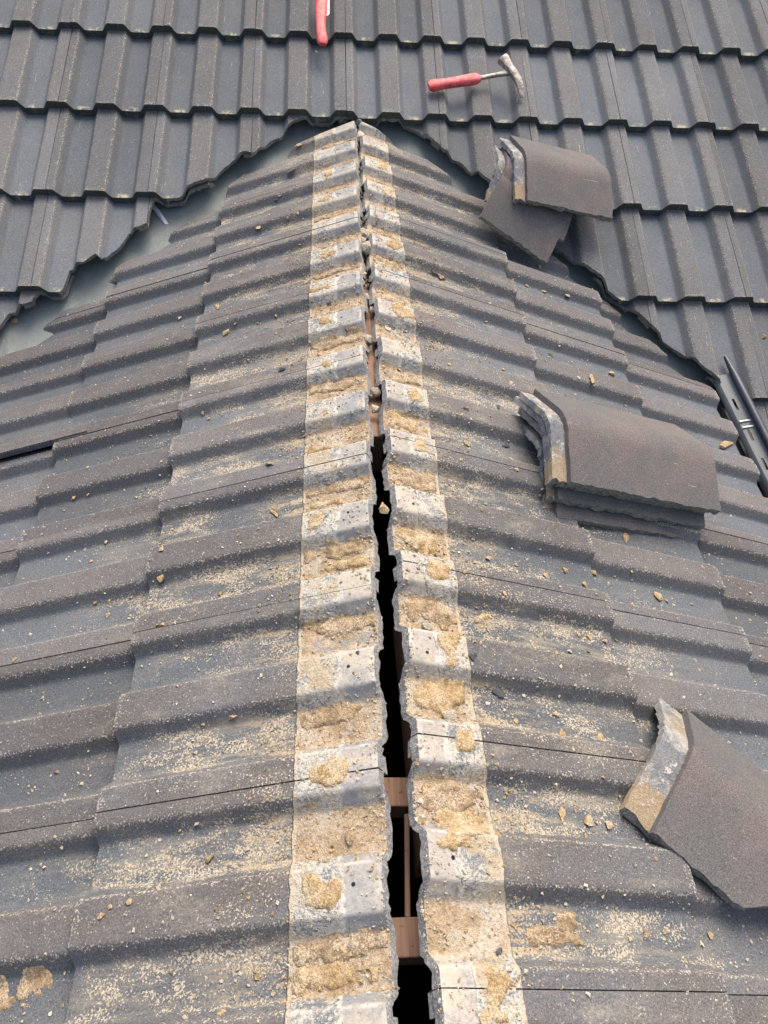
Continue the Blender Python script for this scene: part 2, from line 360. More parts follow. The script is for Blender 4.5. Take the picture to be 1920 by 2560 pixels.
_k = [.020, .038, .096, .114, .170, .188, .246, .264]
UCOL = np.unique(np.round(np.concatenate([[-.026, -.0012, 0.0], [k+d for k in _k for d in (-.0036, -.0012, .0012, .0036)], [.010, .029, .048, .058, .067, .077, .087, .105, .124, .133, .142, .151, .160, .179, .198, .208, .217, .227, .237, .255, .275, .285], [.2982]]), 5))
UH = prof(UCOL).copy(); UH[:2] = -.0125
def tile_mesh(ylo, yhi, rows, seed, cut_mat, mats, lo_cut, hi_cut, sd='M', name='roof_tile'):
    """ylo/yhi per column; returns a mesh (top, underside and edges)"""
    nU, nR = len(UCOL), len(rows)
    valid = yhi-ylo > .004
    if valid.sum() < 3: return None
    f = np.array(rows)[None, :]
    Y = ylo[:, None]+(yhi-ylo)[:, None]*f
    X = np.repeat(UCOL[:, None], nR, 1)
    rng = np.random.default_rng(abs(seed))
    uh = UH*PD[sd]; uh[:2] = -.0125
    Z = uh[:, None]-LIFT[sd]*Y/TL
    top = np.stack([X, Y, Z], -1); bot = top.copy(); bot[..., 2] -= TH
    # slightly rounded front edge, rough broken edges
    if lo_cut.any():
        j = rng.normal(0, .0016, nU)*lo_cut; bot[:, 0, 1] += j+.002*lo_cut; top[:, 0, 2] -= rng.random(nU)*.0016*lo_cut
    top[:, 0, 2] -= .0012*(~lo_cut); bot[:, :2, 2] -= ((.0115 if sd == 'M' else .007)*(~lo_cut))[:, None]
    if hi_cut.any():
        bot[:, -1, 1] += (rng.normal(0, .0009, nU)+.0030)*hi_cut; top[:, -1, 2] -= rng.random(nU)*.0014*hi_cut
    V = np.concatenate([top.reshape(-1, 3), bot.reshape(-1, 3)]); nT = nU*nR
    idx = lambda a, b, t=0: a*nR+b+t*nT
    F = []; MI = []
    cell = [bool(valid[a] and valid[a+1]) or bool((valid[a] or valid[a+1]) and min(yhi[a]-ylo[a], yhi[a+1]-ylo[a+1]) > -.02) for a in range(nU-1)]
    for a in range(nU-1):
        if not cell[a]: continue
        for b in range(nR-1):
            F.append((idx(a, b), idx(a+1, b), idx(a+1, b+1), idx(a, b+1))); MI.append(0)
            F.append((idx(a, b, 1), idx(a, b+1, 1), idx(a+1, b+1, 1), idx(a+1, b, 1))); MI.append(0)
        F.append((idx(a, 0), idx(a, 0, 1), idx(a+1, 0, 1), idx(a+1, 0))); MI.append(1 if lo_cut[a] or lo_cut[a+1] else 0)
        F.append((idx(a, nR-1), idx(a+1, nR-1), idx(a+1, nR-1, 1), idx(a, nR-1, 1))); MI.append(1 if hi_cut[a] else 0)
        if a == 0 or not cell[a-1]:
            for b in range(nR-1): F.append((idx(a, b), idx(a, b+1), idx(a, b+1, 1), idx(a, b, 1))); MI.append(0 if a == 0 else 1)
        if a == nU-2 or not cell[a+1]:
            for b in range(nR-1): F.append((idx(a+1, b), idx(a+1, b, 1), idx(a+1, b+1, 1), idx(a+1, b+1))); MI.append(0 if a == nU-2 else 1)
    me = bpy.data.meshes.new(name); me.from_pydata(V.tolist(), [], F)
    for m in (mats, cut_mat): me.materials.append(m)
    me.polygons.foreach_set('material_index', MI)
    me.polygons.foreach_set('use_smooth', [True]*len(F)); me.set_sharp_from_angle(angle=math.radians(40))
    used = np.zeros(len(V), bool)
    for q in F: used[list(q)] = True
    if not used.all():
        bm = bmesh.new(); bm.from_mesh(me)
        bmesh.ops.delete(bm, geom=[v for v in bm.verts if not v.link_faces], context='VERTS'); bm.to_mesh(me); bm.free()
    return me

ROWS = [0, .04, .05, .2, .4, .6, .8, 1]
full_mesh = {}
def full(mat, k):
    if (mat.name, k) not in full_mesh:
        z = np.zeros(len(UCOL)); r = np.random.default_rng(k)
        lo = r.normal(0, .0005, len(UCOL)).clip(-.001, .001)
        full_mesh[(mat.name, k)] = tile_mesh(lo, z+TL, ROWS, k, M_CUTW, mat, z > 1, z > 1, 'M' if mat is M_MAIN else 'L')
    return full_mesh[(mat.name, k)]
def basis(side):
    if side == 'M': X, Y, Z = (1, 0, 0), (0, CB, SB), (0, -SB, CB)
    elif side == 'L': X, Y, Z = (0, -1, 0), (CA, 0, SA), (-SA, 0, CA)
    else: X, Y, Z = (0, 1, 0), (-CA, 0, SA), (SA, 0, CA)
    return Matrix((X, Y, Z)).transposed()
def place_tile(me, side, ucoord, scoord, h, parent, jit=1.0, extra=None):
    o = bpy.data.objects.new('roof_tile', me); COL.objects.link(o); o.parent = parent
    p = to_world(side, ucoord, scoord, h)
    r = random.random
    R = basis(side).to_4x4() @ Matrix.Translation((0, 0, (r()-.5)*.002*jit)) @ Matrix.Rotation((r()-.5)*.007*jit, 4, 'Z') @ Matrix.Rotation((r()-.5)*.006*jit, 4, 'Y')
    if extra is not None: R = R @ extra
    o.matrix_world = Matrix.Translation(Vector(p)) @ R
    return o

# ------------------------------------------------------------------ the main roof
main = thing('main_roof', 'large roof slope of dark grey trapezoid concrete tiles rising behind the open ridge', 'roof', (0, Y0+.4, -.1))
main_inv = Matrix.Translation(-main.location)
CUT_L = [(-9, -9), (-1.07, -9), (-1.06, -.80), (-1.026, -.747), (-1.010, -.703), (-.942, -.682), (-.925, -.648), (-.870, -.648), (-.857, -.631), (-.853, -.585), (-.849, -.561),
         (-.804, -.552), (-.773, -.524), (-.759, -.531), (-.736, -.494), (-.705, -.458), (-.697, -.420), (-.659, -.419), (-.638, -.402), (-.6345, -.31), (-.553, -.299), (-.509, -.266),
         (-.463, -.24), (-.427, -.178), (-.393, -.138), (-.355, -.126), (-.329, -.13), (-.287, -.053), (-.251, -.031), (-.228, -.001), (-.199, .022), (-.169, .034), (-.10, .034)]
CUT_R = [(.12, .034), (.152, .033), (.199, .008), (.231, -.042), (.273, -.092), (.328, -.121), (.361, -.170), (.379, -.188), (.4, -.21), (.422, -.231), (.5, -.33), (.58, -.42),
         (.646, -.481), (.671, -.519), (.72, -.56), (.754, -.612), (.814, -.664), (.883, -.76), (.959, -.825), (1.004, -.889), (1.057, -.936), (1.062, -9), (9, -9)]
cx = np.array([a for a, b in CUT_L+CUT_R]); ct = np.array([b for a, b in CUT_L+CUT_R])
for row in range(-5, 6):
    tl = R0-row*GM
    for k in range(-6, 10):
        xj = XM+.3*k
        if row < -2 and not (-3 <= k <= 8): continue
        x = xj+UCOL
        cut = np.interp(x, cx, ct)
        lo = np.maximum(0, cut-tl); is_cut = lo > .001
        if is_cut.all() and (lo > TL-.07).all(): continue
        if not is_cut.any():
            me = full(M_MAIN, (k*3+row) % 4)
        else:
            jit = np.array([fbm(a*1.0, row*7.1, 0, 60, 4) for a in x])*.0055
            lo = np.where(is_cut, (lo+jit).clip(0), lo)
            me = tile_mesh(lo, np.full(len(UCOL), TL), ROWS, row*31+k, M_CUTW, M_MAIN, is_cut, is_cut & False, 'M')
            if me is None: continue
        ex = None
        if row == 2 and k == 1: ex = Matrix.Translation((.003, -.006, .002)) @ Matrix.Rotation(.012, 4, 'Z')
        place_tile(me, 'M', xj, tl, 0, main, 1.0, ex)
# black underlay below the main tiles, added to block light from the void
q = [to_world('M', a, b, -.135) for a, b in ((-2.5, -4.2), (2.8, -4.2), (2.8, 2.2), (-2.5, 2.2))]
mesh_obj('light_block_underlay', q, [(0, 1, 2, 3)], M_FELT, main)
# ------------------------------------------------------------------ the dormer roof
dorm = thing('dormer_roof', 'low gabled roof of dusty grey tiles with its ridge stripped open', 'roof', (0, 0, -.3))
VC = {'L': [(-9, 9), (.30, 9), (.42, 1.13), (.567, .959), (.733, .772), (.876, .579), (.951, .479), (1.053, .389), (1.165, .195), (1.185, .13), (1.205, .0), (9, -1)],
      'R': [(-9, 9), (.25, 9), (.29, 1.125), (.433, .960), (.629, .809), (1.035, .299), (1.13, .18), (1.17, .12), (1.195, .0), (9, -1)]}
NCOURSE = 3
for side in 'LR':
    vy = np.array([a for a, b in VC[side]]); vs = np.array([b for a, b in VC[side]])
    for c in range(NCOURSE):
        se = D1[side]+c*G
        for n in range(-5, 8):
            yj = YJ[side]-.3*n
            y = yj-UCOL if side == 'L' else yj+UCOL
            if (y < -2.3).any() or y.min() > 1.25: continue
            smax = np.interp(y, vy, vs)
            lo = np.maximum(0, se-smax); is_cut = lo > .001
            hi = np.full(len(UCOL), TL)
            if c == 0:
                hi = se-sg(side, y)
                jit = np.array([fbm(a, 3.3 if side == 'L' else 8.8, 0, 75, 4) for a in y])*.0010
                hi = hi+jit
            if is_cut.all() and (lo > hi-.02).all(): continue
            if is_cut.any():
                jit = np.array([fbm(a, c*5.+(0 if side == 'L' else 9), 2, 40, 3) for a in y])*.008
                lo = np.where(is_cut, (lo+jit).clip(0), lo)
            if c == 0:
                rows = [0, .04, .05, .2, .4, .6, .75, .85, .93, .975, 1]
                me = tile_mesh(lo, hi, rows, n*7+ord(side), M_CUTR, M_DORM, is_cut, np.ones(len(UCOL), bool), 'L')
            elif is_cut.any():
                me = tile_mesh(lo, hi, ROWS, n*5+c, M_CUTW, M_DORM, is_cut, is_cut & False, 'L')
            else: me = full(M_DORM, (n*3+c) % 4)
            if me is None: continue
            ex = None
            if side == 'L' and c == 2 and n == -1: ex = Matrix.Translation((-.004, -.004, .010)) @ Matrix.Rotation(-.050, 4, 'Y') @ Matrix.Translation((0, 0, 0))
            place_tile(me, side, yj, se, LIFT[side]-DROP-.0005, dorm, .45 if c == 0 else .9, ex)

# valley linings: a height field following both decks, rounded in the trough
def deck_z(x, y):
    zd = -abs(x)*TA-.060; zm = TB*(y-Y0)-.092
    k = .012; m = max(zd, zm); d = abs(zd-zm)
    return m+k*math.exp(-d/k)*.9
for g in (-1, 1):
    V, F = [], []; nx, ny = 60, 40
    for i in range(nx+1):
        x = (i/nx)*1.14
        yc = Y0-.952*x+.062
        for j in range(ny+1):
            y = yc-.16+.50*j/ny
            V.append((g*x, y, deck_z(x, y)+.0015*fbm(x, y, g, 7)))
    for i in range(nx):
        for j in range(ny):
            a = i*(ny+1)+j; f = (a, a+ny+1, a+ny+2, a+1)
            F.append(f if g > 0 else f[::-1])
    nb = len(V); V += [(x, y, z-.003) for x, y, z in V]; F += [tuple(nb+q for q in f[::-1]) for f in F]
    o = mesh_obj('valley_lining', V, F, M_VALLEY, dorm)
# underlay added below the dormer tiles to block light, gable and cheek walls that close the void
for g in (-1, 1):
    V = [(g*.075, -2.35, -.075*TA-.075), (g*1.03, -2.35, -1.03*TA-.075), (g*1.03, .33, -1.03*TA-.075), (g*.075, 1.22, -.075*TA-.075)]
    mesh_obj('light_block_underlay', V, [(0, 1, 2, 3)] if g > 0 else [(0, 3, 2, 1)], M_FELT, dorm)
    x0, x1 = g*.985, g*1.0
    V = [(x, y, z) for x in (x0, x1) for y, z in ((-2.3, -.50), (-2.3, -2.0), (.33, -2.0), (.33, -.50))]
    mesh_obj('cheek_wall', V, [(0, 1, 2, 3), (7, 6, 5, 4), (0, 4, 5, 1), (1, 5, 6, 2), (2, 6, 7, 3), (3, 7, 4, 0)], M_WALL, dorm, smooth=False)
V = [(x, y, z) for y in (-2.33, -2.30) for x, z in ((-1.0, -2), (1.0, -2), (1.0, -.50), (0, -.09), (-1.0, -.50))]
mesh_obj('gable_wall', V, [(0, 1, 2, 3, 4), (9, 8, 7, 6, 5), (0, 5, 6, 1), (1, 6, 7, 2), (2, 7, 8, 3), (3, 8, 9, 4), (4, 9, 5, 0)], M_WALL, dorm, smooth=False)

def box(name, x0, x1, y0, y1, z0, z1, mat, parent, tilt=0):
    bm = bmesh.new(); bmesh.ops.create_cube(bm, size=1)
    bmesh.ops.scale(bm, vec=(x1-x0, y1-y0, z1-z0), verts=bm.verts)
    bmesh.ops.bevel(bm, geom=bm.edges[:], offset=.0012, segments=1, affect='EDGES')
    me = bpy.data.meshes.new(name); bm.to_mesh(me); bm.free(); me.materials.append(mat)
    o = bpy.data.objects.new(name, me); COL.objects.link(o); o.parent = parent
    o.matrix_world = Matrix.Translation(((x0+x1)/2, (y0+y1)/2, (z0+z1)/2)) @ Matrix.Rotation(tilt, 4, 'Z')
    return o
# timber in the open ridge
box('ridge_board', -.024, .012, -.235, 1.24, -.16, -.060, M_WOOD, dorm, .006)
box('cross_batten', -.11, .09, -.945, -.903, -.165, -.118, M_WOOD, dorm, -.03)
box('cross_batten', -.11, .09, -1.134, -1.088, -.165, -.118, M_WOOD, dorm, -.01)
box('timber_sliver', .010, .017, -1.088, -.955, -.135, -.121, M_WOOD, dorm, -.06)
box('timber_sliver', .026, .034, -1.02, -.60, -.20, -.075, M_WOOD, dorm, .02)
box('cross_batten', -.11, .09, -1.60, -1.555, -.165, -.118, M_WOOD, dorm, 0)

# ------------------------------------------------------------------ raised mortar left on the tiles
def patch(side, yc, sc, ry, rs, t, mat, seed, step=.0027, rough=.8, kind=None, name='mortar_patch', power=2.2, edge=None):
    ny, ns = max(6, int(2*ry*1.35/step)), max(6, int(2*rs*1.35/step))
    ys = np.linspace(yc-ry*1.35, yc+ry*1.35, ny); ss = np.linspace(sc-rs*1.35, sc+rs*1.35, ns)
    Y, Sx = np.meshgrid(ys, ss, indexing='ij')
    lim = sg(side, yc)+.004
    Z = surf(side, Y, Sx)
    M = np.zeros_like(Y); B = np.zeros_like(Y)
    for i in range(ny):
        for j in range(ns):
            a = (Y[i, j]-yc)/ry; b = (Sx[i, j]-sc)/rs
            r = (abs(a)**power+abs(b)**power)**(1/power)
            M[i, j] = 1-r+rough*fbm(Y[i, j], Sx[i, j], seed*3.7, 30, 4)
            B[i, j] = fbm(Y[i, j], Sx[i, j], seed*1.3+9, 95, 4)
    if edge is not None: M = np.minimum(M, (edge-Sx)*40)
    M = np.where(Sx < lim, -1, M)
    H = Z+np.where(M > 0, t*(1-np.exp(-M*6))*(1+.85*B)+.0004, -.0025)
    P = to_world(side, Y, Sx, H).reshape(-1, 3)
    F = []
    for i in range(ny-1):
        for j in range(ns-1):
            if max(M[i, j], M[i+1, j], M[i, j+1], M[i+1, j+1]) > 0 and min(Sx[i, j], Sx[i, j+1]) >= lim-.004:
                a = i*ns+j; f = (a, a+ns, a+ns+1, a+1)
                F.append(f if side == 'R' else f[::-1])
    if not F: return None
    # orientation check
    v = P[list(F[0])]; nn = np.cross(v[1]-v[0], v[2]-v[0])
    if nn[2] < 0: F = [f[::-1] for f in F]
    o = mesh_obj(name, P, F, mat, dorm, smooth=True, sharp=60)
    bm = bmesh.new(); bm.from_mesh(o.data)
    bmesh.ops.delete(bm, geom=[v for v in bm.verts if not v.link_faces], context='VERTS'); bm.to_mesh(o.data); bm.free()
    return o
def edge_s(side, y): return .152 if side == 'L' else .118-.0195*y
sd_ = 0
for side in 'LR':
    for n in range(-4, 6):
        for c_, half in ((.017-.02, 'a'), (.142, 'b')):
            # centre of rib tops and channels in world y
            u_rib = -.004 if half == 'a' else .142
            u_pan = .067 if half == 'a' else .217
            for u, kind in ((u_rib, 'rib'), (u_pan, 'pan')):
                y = YJ[side]-.3*n-u if side == 'L' else YJ[side]-.3*n+u
                if not (-1.28 < y < 1.12): continue
                e = edge_s(side, y); sd_ += 1; r = random.random
                if kind == 'rib':
                    if side == 'R':
                        if half == 'a': continue_prob = .55
                        else: continue_prob = .92
                        if r() < continue_prob:
                            patch(side, y-.004+.008*r(), e-.026-.010*r(), .015+.011*r(), .014+.013*r(), .0028, M_SAND, sd_, power=2+2*r())
                    elif r() < .5:
                        patch(side, y-.004+.008*r(), e*(.66+.2*r()), .009+.010*r(), .009+.016*r(), .0022, M_SAND, sd_)
                else:
                    if side == 'R':
                        if r() < .9: patch(side, y+.006*r(), e-.040-.012*r(), .020+.008*r(), .032+.012*r(), 0.0048, M_SAND if r() < .5 else M_SAND2, sd_, rough=.75, name='mortar_fill', edge=e+.001)
                    else:
                        if r() < .6: patch(side, y+.016+.006*r(), e*(.55+.2*r()), .010+.006*r(), 0.05+.02*r(), .0032, M_SAND2, sd_, rough=.85, name='mortar_fill', edge=e+.002)
                        if r() < .45: patch(side, y-.018+.006*r(), e*(.5+.3*r()), .008+.005*r(), .03+.02*r(), .0032, M_SAND, sd_, rough=.9, name='mortar_fill', edge=e+.002)
# patches noted on particular tiles
patch('R', -1.124, .205, .010, .036, .003, M_SAND2, 901, rough=1.0)
patch('R', -1.108, .232, .014, .016, .004, M_SAND2, 902, rough=.9)
patch('L', -1.135, .550, .018, .05, .0014, M_SAND2, 903, rough=1.9)
patch('R', -1.00, .095, .022, .030, .004, M_SAND, 904, rough=.8)
patch('R', -1.02, .075, .016, .022, .003, M_SAND, 905, rough=.8)

# ------------------------------------------------------------------ ridge tiles
def frame3(az, ti, ro):
    ca, sa, ct, st = math.cos(az), math.sin(az), math.cos(ti), math.sin(ti)
    e1 = Vector((ca*ct, sa*ct, st)); e2 = Vector((-sa, ca, 0)); e3 = e1.cross(e2)
    return e1, e2*math.cos(ro)+e3*math.sin(ro), -e2*math.sin(ro)+e3*math.cos(ro)
def arc(wf, wn, half, n=34, rad=.04, off=0.0):
    """cross-section from the far wing's tip over the rounded apex to the near wing's tip; (b, c) with normals"""
    f = Vector((math.sin(half), -math.cos(half))); g = Vector((-math.sin(half), -math.cos(half)))
    pts = []
    N = 9
    for i in range(N): pts.append(f*(wf-(wf-rad)*i/N))
    for i in range(12):
        t = i/11; pts.append(f*rad*(1-t)**2+g*rad*t**2)
    for i in range(1, N+1): pts.append(g*(rad+(wn-rad)*i/N))
    out = []
    for i, p in enumerate(pts):
        a = pts[max(0, i-1)]; b = pts[min(len(pts)-1, i+1)]; tt = (b-a).normalized(); nn = Vector((-tt.y, tt.x))
        if nn.dot(Vector((0, 1))) < 0: nn = -nn
        out.append(p+nn*off)
    return out
def shell(name, q, l0, l1, off, th, mat, parent, seed, jag=.003, nl=22, near_cut=None, wadj=0.0, rough=0.0):
    if nl == 22: nl = 46
    wf, wn, half = q['w'][0]+wadj, q['w'][1]+wadj, q['half']
    V = []; F = []
    outer = arc(wf, wn, half, off=off); inner = arc(wf, wn, half, off=off-th); nc = len(outer)
    for i in range(nl+1):
        for layer, sec in ((0, outer), (1, inner)):
            for k, p in enumerate(sec):
                l = l0+(l1-l0)*i/nl
                if i in (0, nl): l += jag*.7*fbm(k*.11, seed, i, 6, 3)
                p = p.copy()
                if near_cut is not None and k > nc//2:
                    lim = near_cut(l); d = p.length
                    if d > lim: p *= (lim+(d-lim)*.02)/d
                if k == nc-1: p += p.normalized()*(jag*1.5*fbm(l*9, seed*1.7, layer*.5, 6, 5) + (.003 if layer else 0))
                if k == 0: p += p.normalized()*(jag*.6*fbm(l*9, seed*2.7, layer*.4, 5, 3))
                if rough: p *= 1+rough*fbm(l*20, k*.4, seed+layer, 1.2, 3)
                V.append((l, p.x, p.y))
    st = 2*nc
    MI = []
    for i in range(nl):
        for k in range(nc-1):
            a = i*st+k; F.append((a, a+1, a+st+1, a+st))
            b = i*st+nc+k; F.append((b, b+st, b+st+1, b+1)); MI += [0, 0]
        for k in (0, nc-1):
            a = i*st+k; b = a+nc; F.append((a, a+st, b+st, b) if k == 0 else (a, b, b+st, a+st)); MI.append(1)
    for i in (0, nl):
        for k in range(nc-1):
            a = i*st+k; b = a+nc; F.append((a, b, b+1, a+1) if i == 0 else (a, a+1, b+1, b)); MI.append(1 if i else 0)
    o = mesh_obj(name, V, F, [mat, M_CUTW], parent, MI, sharp=30)
    bm = bmesh.new(); bm.from_mesh(o.data); bmesh.ops.recalc_face_normals(bm, faces=bm.faces[:]); bm.to_mesh(o.data); bm.free()
    return o
def ridge_tile(q, label, seed, group, lip=True, near_cut=None, lump=True, lipw=.034):
    e1, e2, e3 = frame3(*q['rot'])
    root = thing('ridge_tile', label, 'ridge tile', (0, 0, 0), group)
    root.matrix_world = Matrix(((e1.x, e2.x, e3.x, q['P'][0]), (e1.y, e2.y, e3.y, q['P'][1]), (e1.z, e2.z, e3.z, q['P'][2]), (0, 0, 0, 1)))
    shell('tile_body', q, 0, q['L'], 0, .0135, M_RIDGE, root, seed, near_cut=near_cut)
    if lip: shell('socket_lip', q, -lipw, .03, -.0125 if lump else -.011, .013, M_LIP, root, seed+5, jag=.007, nl=8, wadj=-.004, rough=.012, near_cut=near_cut)
    if lump:
        shell('bedding_mortar', q, -lipw*.55, .05, -.023, .010, M_SAND, root, seed+9, jag=.012, nl=8, wadj=-.012, rough=.03, near_cut=near_cut)
    return root
def moved(q, d1=0, d2=0, d3=0, az=0, L=None, w=None):
    e1, e2, e3 = frame3(*q['rot']); P = Vector(q['P'])+e1*d1+e2*d2+e3*d3
    r = list(q['rot']); r[0] += az
    return dict(P=tuple(P), rot=r, L=L or q['L'], w=w or q['w'], half=q['half'])
GR = 'ridge tiles taken off and stacked on the right slopes'
mid = dict(P=(.383, -.217, -.016), rot=(.129, -.363, .071), L=.405, w=(.142, .143), half=1.177)
ridge_tile(mid, 'brown grey ridge tile on top of the four high stack on the right slope', 11, GR)
ridge_tile(moved(mid, -.016, .004, -.0185, .012, w=(.142, .139)), 'second ridge tile from the top in the four high middle stack', 23, GR, lump=False, lipw=.016)
ridge_tile(moved(mid, -.004, -.006, -.039, -.012, L=.395, w=(.142, .147)), 'third ridge tile from the top in the four high middle stack, above the bottom one', 37, GR, lump=False, lipw=.012)
ridge_tile(moved(mid, .004, -.010, -.062, .006, L=.395, w=(.142, .166)), 'bottom ridge tile of the four high middle stack, resting on the dormer tiles', 41, GR, lipw=.02)
top1 = dict(P=(.479, .862, .047), rot=(.138, -.242, .264), L=.291, w=(.146, .149), half=1.229)
top2 = dict(P=(.448, .836, .015), rot=(-.107, -.415, .299), L=.248, w=(.146, .132), half=1.154)
top3 = dict(P=(.411, .811, .013), rot=(-.219, -.506, .21), L=.242, w=(.157, .153), half=1.13)
ridge_tile(top1, 'topmost ridge tile of the fanned pile over the right valley, cream mortar end', 53, GR)
ridge_tile(moved(top2, -.028, .004, .004), 'middle ridge tile of the fanned pile over the right valley, grey mortared end', 59, GR, lump=False, lipw=.022)
ridge_tile(top3, 'lowest ridge tile of the fanned pile over the right valley, lying deepest in shade', 61, GR, lip=False, lump=False)
low = dict(P=(.463, -.874, -.107), rot=(-.663, -.307, -.285), L=.40, w=(.137, .154), half=1.199)
def lowcut(l): return .16-max(0, l-.150)*.86+.003*math.sin(l*60)
ridge_tile(low, 'single broken ridge tile with thick mortared end near the lower right picture edge', 71, GR, near_cut=lowcut, lipw=.046)

# ------------------------------------------------------------------ hammers
def sweep(name, pts, mat, parent, n=14, sq=2.0, caps=True):
    """pts: (pos, width, height, side vector, up vector)"""
    V = []; F = []
    for p, a, b, sv, uv in pts:
        for i in range(n):
            t = 2*math.pi*i/n; c, s_ = math.cos(t), math.sin(t)
            c = math.copysign(abs(c)**(2/sq), c); s_ = math.copysign(abs(s_)**(2/sq), s_)
            V.append(Vector(p)+Vector(sv)*a*c+Vector(uv)*b*s_)
    for i in range(len(pts)-1):
        for k in range(n): F.append((i*n+k, i*n+(k+1) % n, (i+1)*n+(k+1) % n, (i+1)*n+k))
    if caps: F.append(tuple(range(n))[::-1]); F.append(tuple((len(pts)-1)*n+k for k in range(n)))
    o = mesh_obj(name, V, F, mat, parent, sharp=38)
    bm = bmesh.new(); bm.from_mesh(o.data); bmesh.ops.recalc_face_normals(bm, faces=bm.faces[:]); bm.to_mesh(o.data); bm.free()
    return o
MN = normal('M')
def mp(x, t, h): return Vector(to_world('M', x, t, h).tolist())
ham = thing('roofing_hammer', 'red handled roofing hammer with worn steel head lying across the main roof tiles', 'hammer', mp(.38, .16, 0), 'red handled roofing hammers')
def hl(v): return v-ham.location
ax = (mp(.396, .167, 0)-mp(.229, .128, 0)).normalized(); sdv = MN.cross(ax).normalized()
seg = []
for i in range(15):
    t = i/14; p = mp(.229, .128, .017).lerp(mp(.400, .168, .020), t)
    wd = .0205-.004*math.sin(t*math.pi)+.001*math.cos(t*9); ed = min(1, .62+5*min(t, 1-t))
    seg.append((hl(p), wd*ed, .0135*ed, sdv, MN))
sweep('handle', seg, M_RED, ham, 18, 2.6)
seg = []
for i in range(9):
    t = i/8; p = mp(.392, .1665, .020).lerp(mp(.503, .187, .026), t)+sdv*(.006*t*t)
    seg.append((hl(p), .0085-.003*math.sin(t*math.pi)+.006*t**4, .006+.002*t, sdv, MN))
sweep('shaft', seg, M_STEEL, ham, 10, 3)
cr = [(.474, .236, .040), (.480, .229, .038), (.490, .213, .036), (.500, .196, .034), (.512, .178, .031), (.522, .158, .028), (.530, .136, .023), (.535, .113, .016), (.536, .101, .011)]
wd = [.018, .0185, .0145, .012, .0135, .0125, .0115, .0105, .008]; ht = [.0145, .015, .012, .011, .011, .009, .007, .0045, .002]
seg = []
for i, (x, t, h) in enumerate(cr):
    a = mp(*cr[max(0, i-1)]); b = mp(*cr[min(len(cr)-1, i+1)]); tg = (b-a).normalized(); sv = MN.cross(tg).normalized(); uv = tg.cross(sv)
    seg.append((hl(mp(x, t, h)), wd[i], ht[i], sv, uv))
sweep('head', seg, M_STEEL, ham, 12, 4)
h2 = thing('roofing_hammer', 'red handled tool with dull steel blade in a tile channel at the top edge', 'hammer', mp(-.118, .45, 0), 'red handled roofing hammers')
seg = []
for i in range(16):
    t = i/15; p = mp(-.1135-.008*min(1, t*3)+.004*t, .300+.235*t, .012+.004*t)
    wd_ = .0200-.0035*math.sin(min(1, t*1.6)*math.pi); ed = min(1, .55+7*min(t, 1-t))
    seg.append((p-h2.location, wd_*ed, .013*ed, Vector((1, 0, 0)), MN))
sweep('handle', seg, M_RED, h2, 18, 2.6)
pl = [(-.106, .424), (-.094, .436), (-.094, .60), (-.121, .60), (-.121, .44)]
V = [mp(x, t, h)-h2.location for h in (.010, .013) for x, t in pl]
mesh_obj('blade', V, [(4, 3, 2, 1, 0), (5, 6, 7, 8, 9)]+[(i, (i+1) % 5, 5+(i+1) % 5, 5+i) for i in range(5)], M_PLATE, h2, smooth=False)
ed_ = [(-.107, .4225), (-.0925, .4355), (-.0925, .60), (-.0942, .60), (-.0942, .4365), (-.1065, .4255)]
V = [mp(x, t, h)-h2.location for h in (.010, .0142) for x, t in ed_]
mesh_obj('blade_edge', V, [tuple(range(5, -1, -1)), tuple(range(6, 12))]+[(i, (i+1) % 6, 6+(i+1) % 6, 6+i) for i in range(6)], M_EDGE, h2, smooth=False)

# ------------------------------------------------------------------ gutter length by the right eave
GA = Vector((1.066, .440, -.335)); GB = Vector((1.120, .150, -.415)); GD = (GB-GA).normalized()
gut = thing('gutter', 'grey slotted plastic gutter strip with a dark rounded lip beside the right hand eave', 'gutter', GA)
gs = Vector((0, 0, 1)).cross(GD).normalized()
if gs.x > 0: gs = -gs
gu = GD.cross(gs); gu = gu if gu.z > 0 else -gu
GLEN = 1.5
seg = []
for i in range(20):
    t = i/19; r_ = .0118*min(1, .45+t*14); seg.append((GD*(.022+GLEN*t), r_, r_, gs, gu))
sweep('front_lip', seg, M_TUBE, gut, 16)
# strip with slots
cells = []
def gp(l, b, z): return GD*l+gs*b+gu*z
sec = [(.004, -.002), (.010, -.008), (.014, -.012), (.030, -.014), (.040, -.014), (.052, -.016), (.058, -.022), (.060, -.03)]
V = []; F = []; nl = 150; sc_ = len(sec)
for i in range(nl+1):
    l = .075+(GLEN-.075)*i/nl
    for b, z in sec: V.append(gp(l, b*.86, z))
for i in range(nl):
    l = .075+(GLEN-.075)*(i+.5)/nl
    for k in range(sc_-1):
        if k in (3,) and (l % .10) > .062 and l > .1: continue
        a = i*sc_+k; F.append((a, a+1, a+sc_+1, a+sc_))
nb = len(V); V += [v-gu*.002 for v in V]; F += [tuple(nb+q for q in f[::-1]) for f in F]
o = mesh_obj('slotted_strip', V, F, M_GUT, gut)
bm = bmesh.new(); bm.from_mesh(o.data); bmesh.ops.recalc_face_normals(bm, faces=bm.faces[:]); bm.to_mesh(o.data); bm.free()
V = [gp(l, b, z) for z in (-.045, -.042) for l, b in ((.09, .004), (GLEN, .004), (GLEN, .05), (.09, .05))]
mesh_obj('gutter_bed', V, [(0, 3, 2, 1), (4, 5, 6, 7), (0, 1, 5, 4), (1, 2, 6, 5), (2, 3, 7, 6), (3, 0, 4, 7)], M_TUBE, gut, smooth=False)
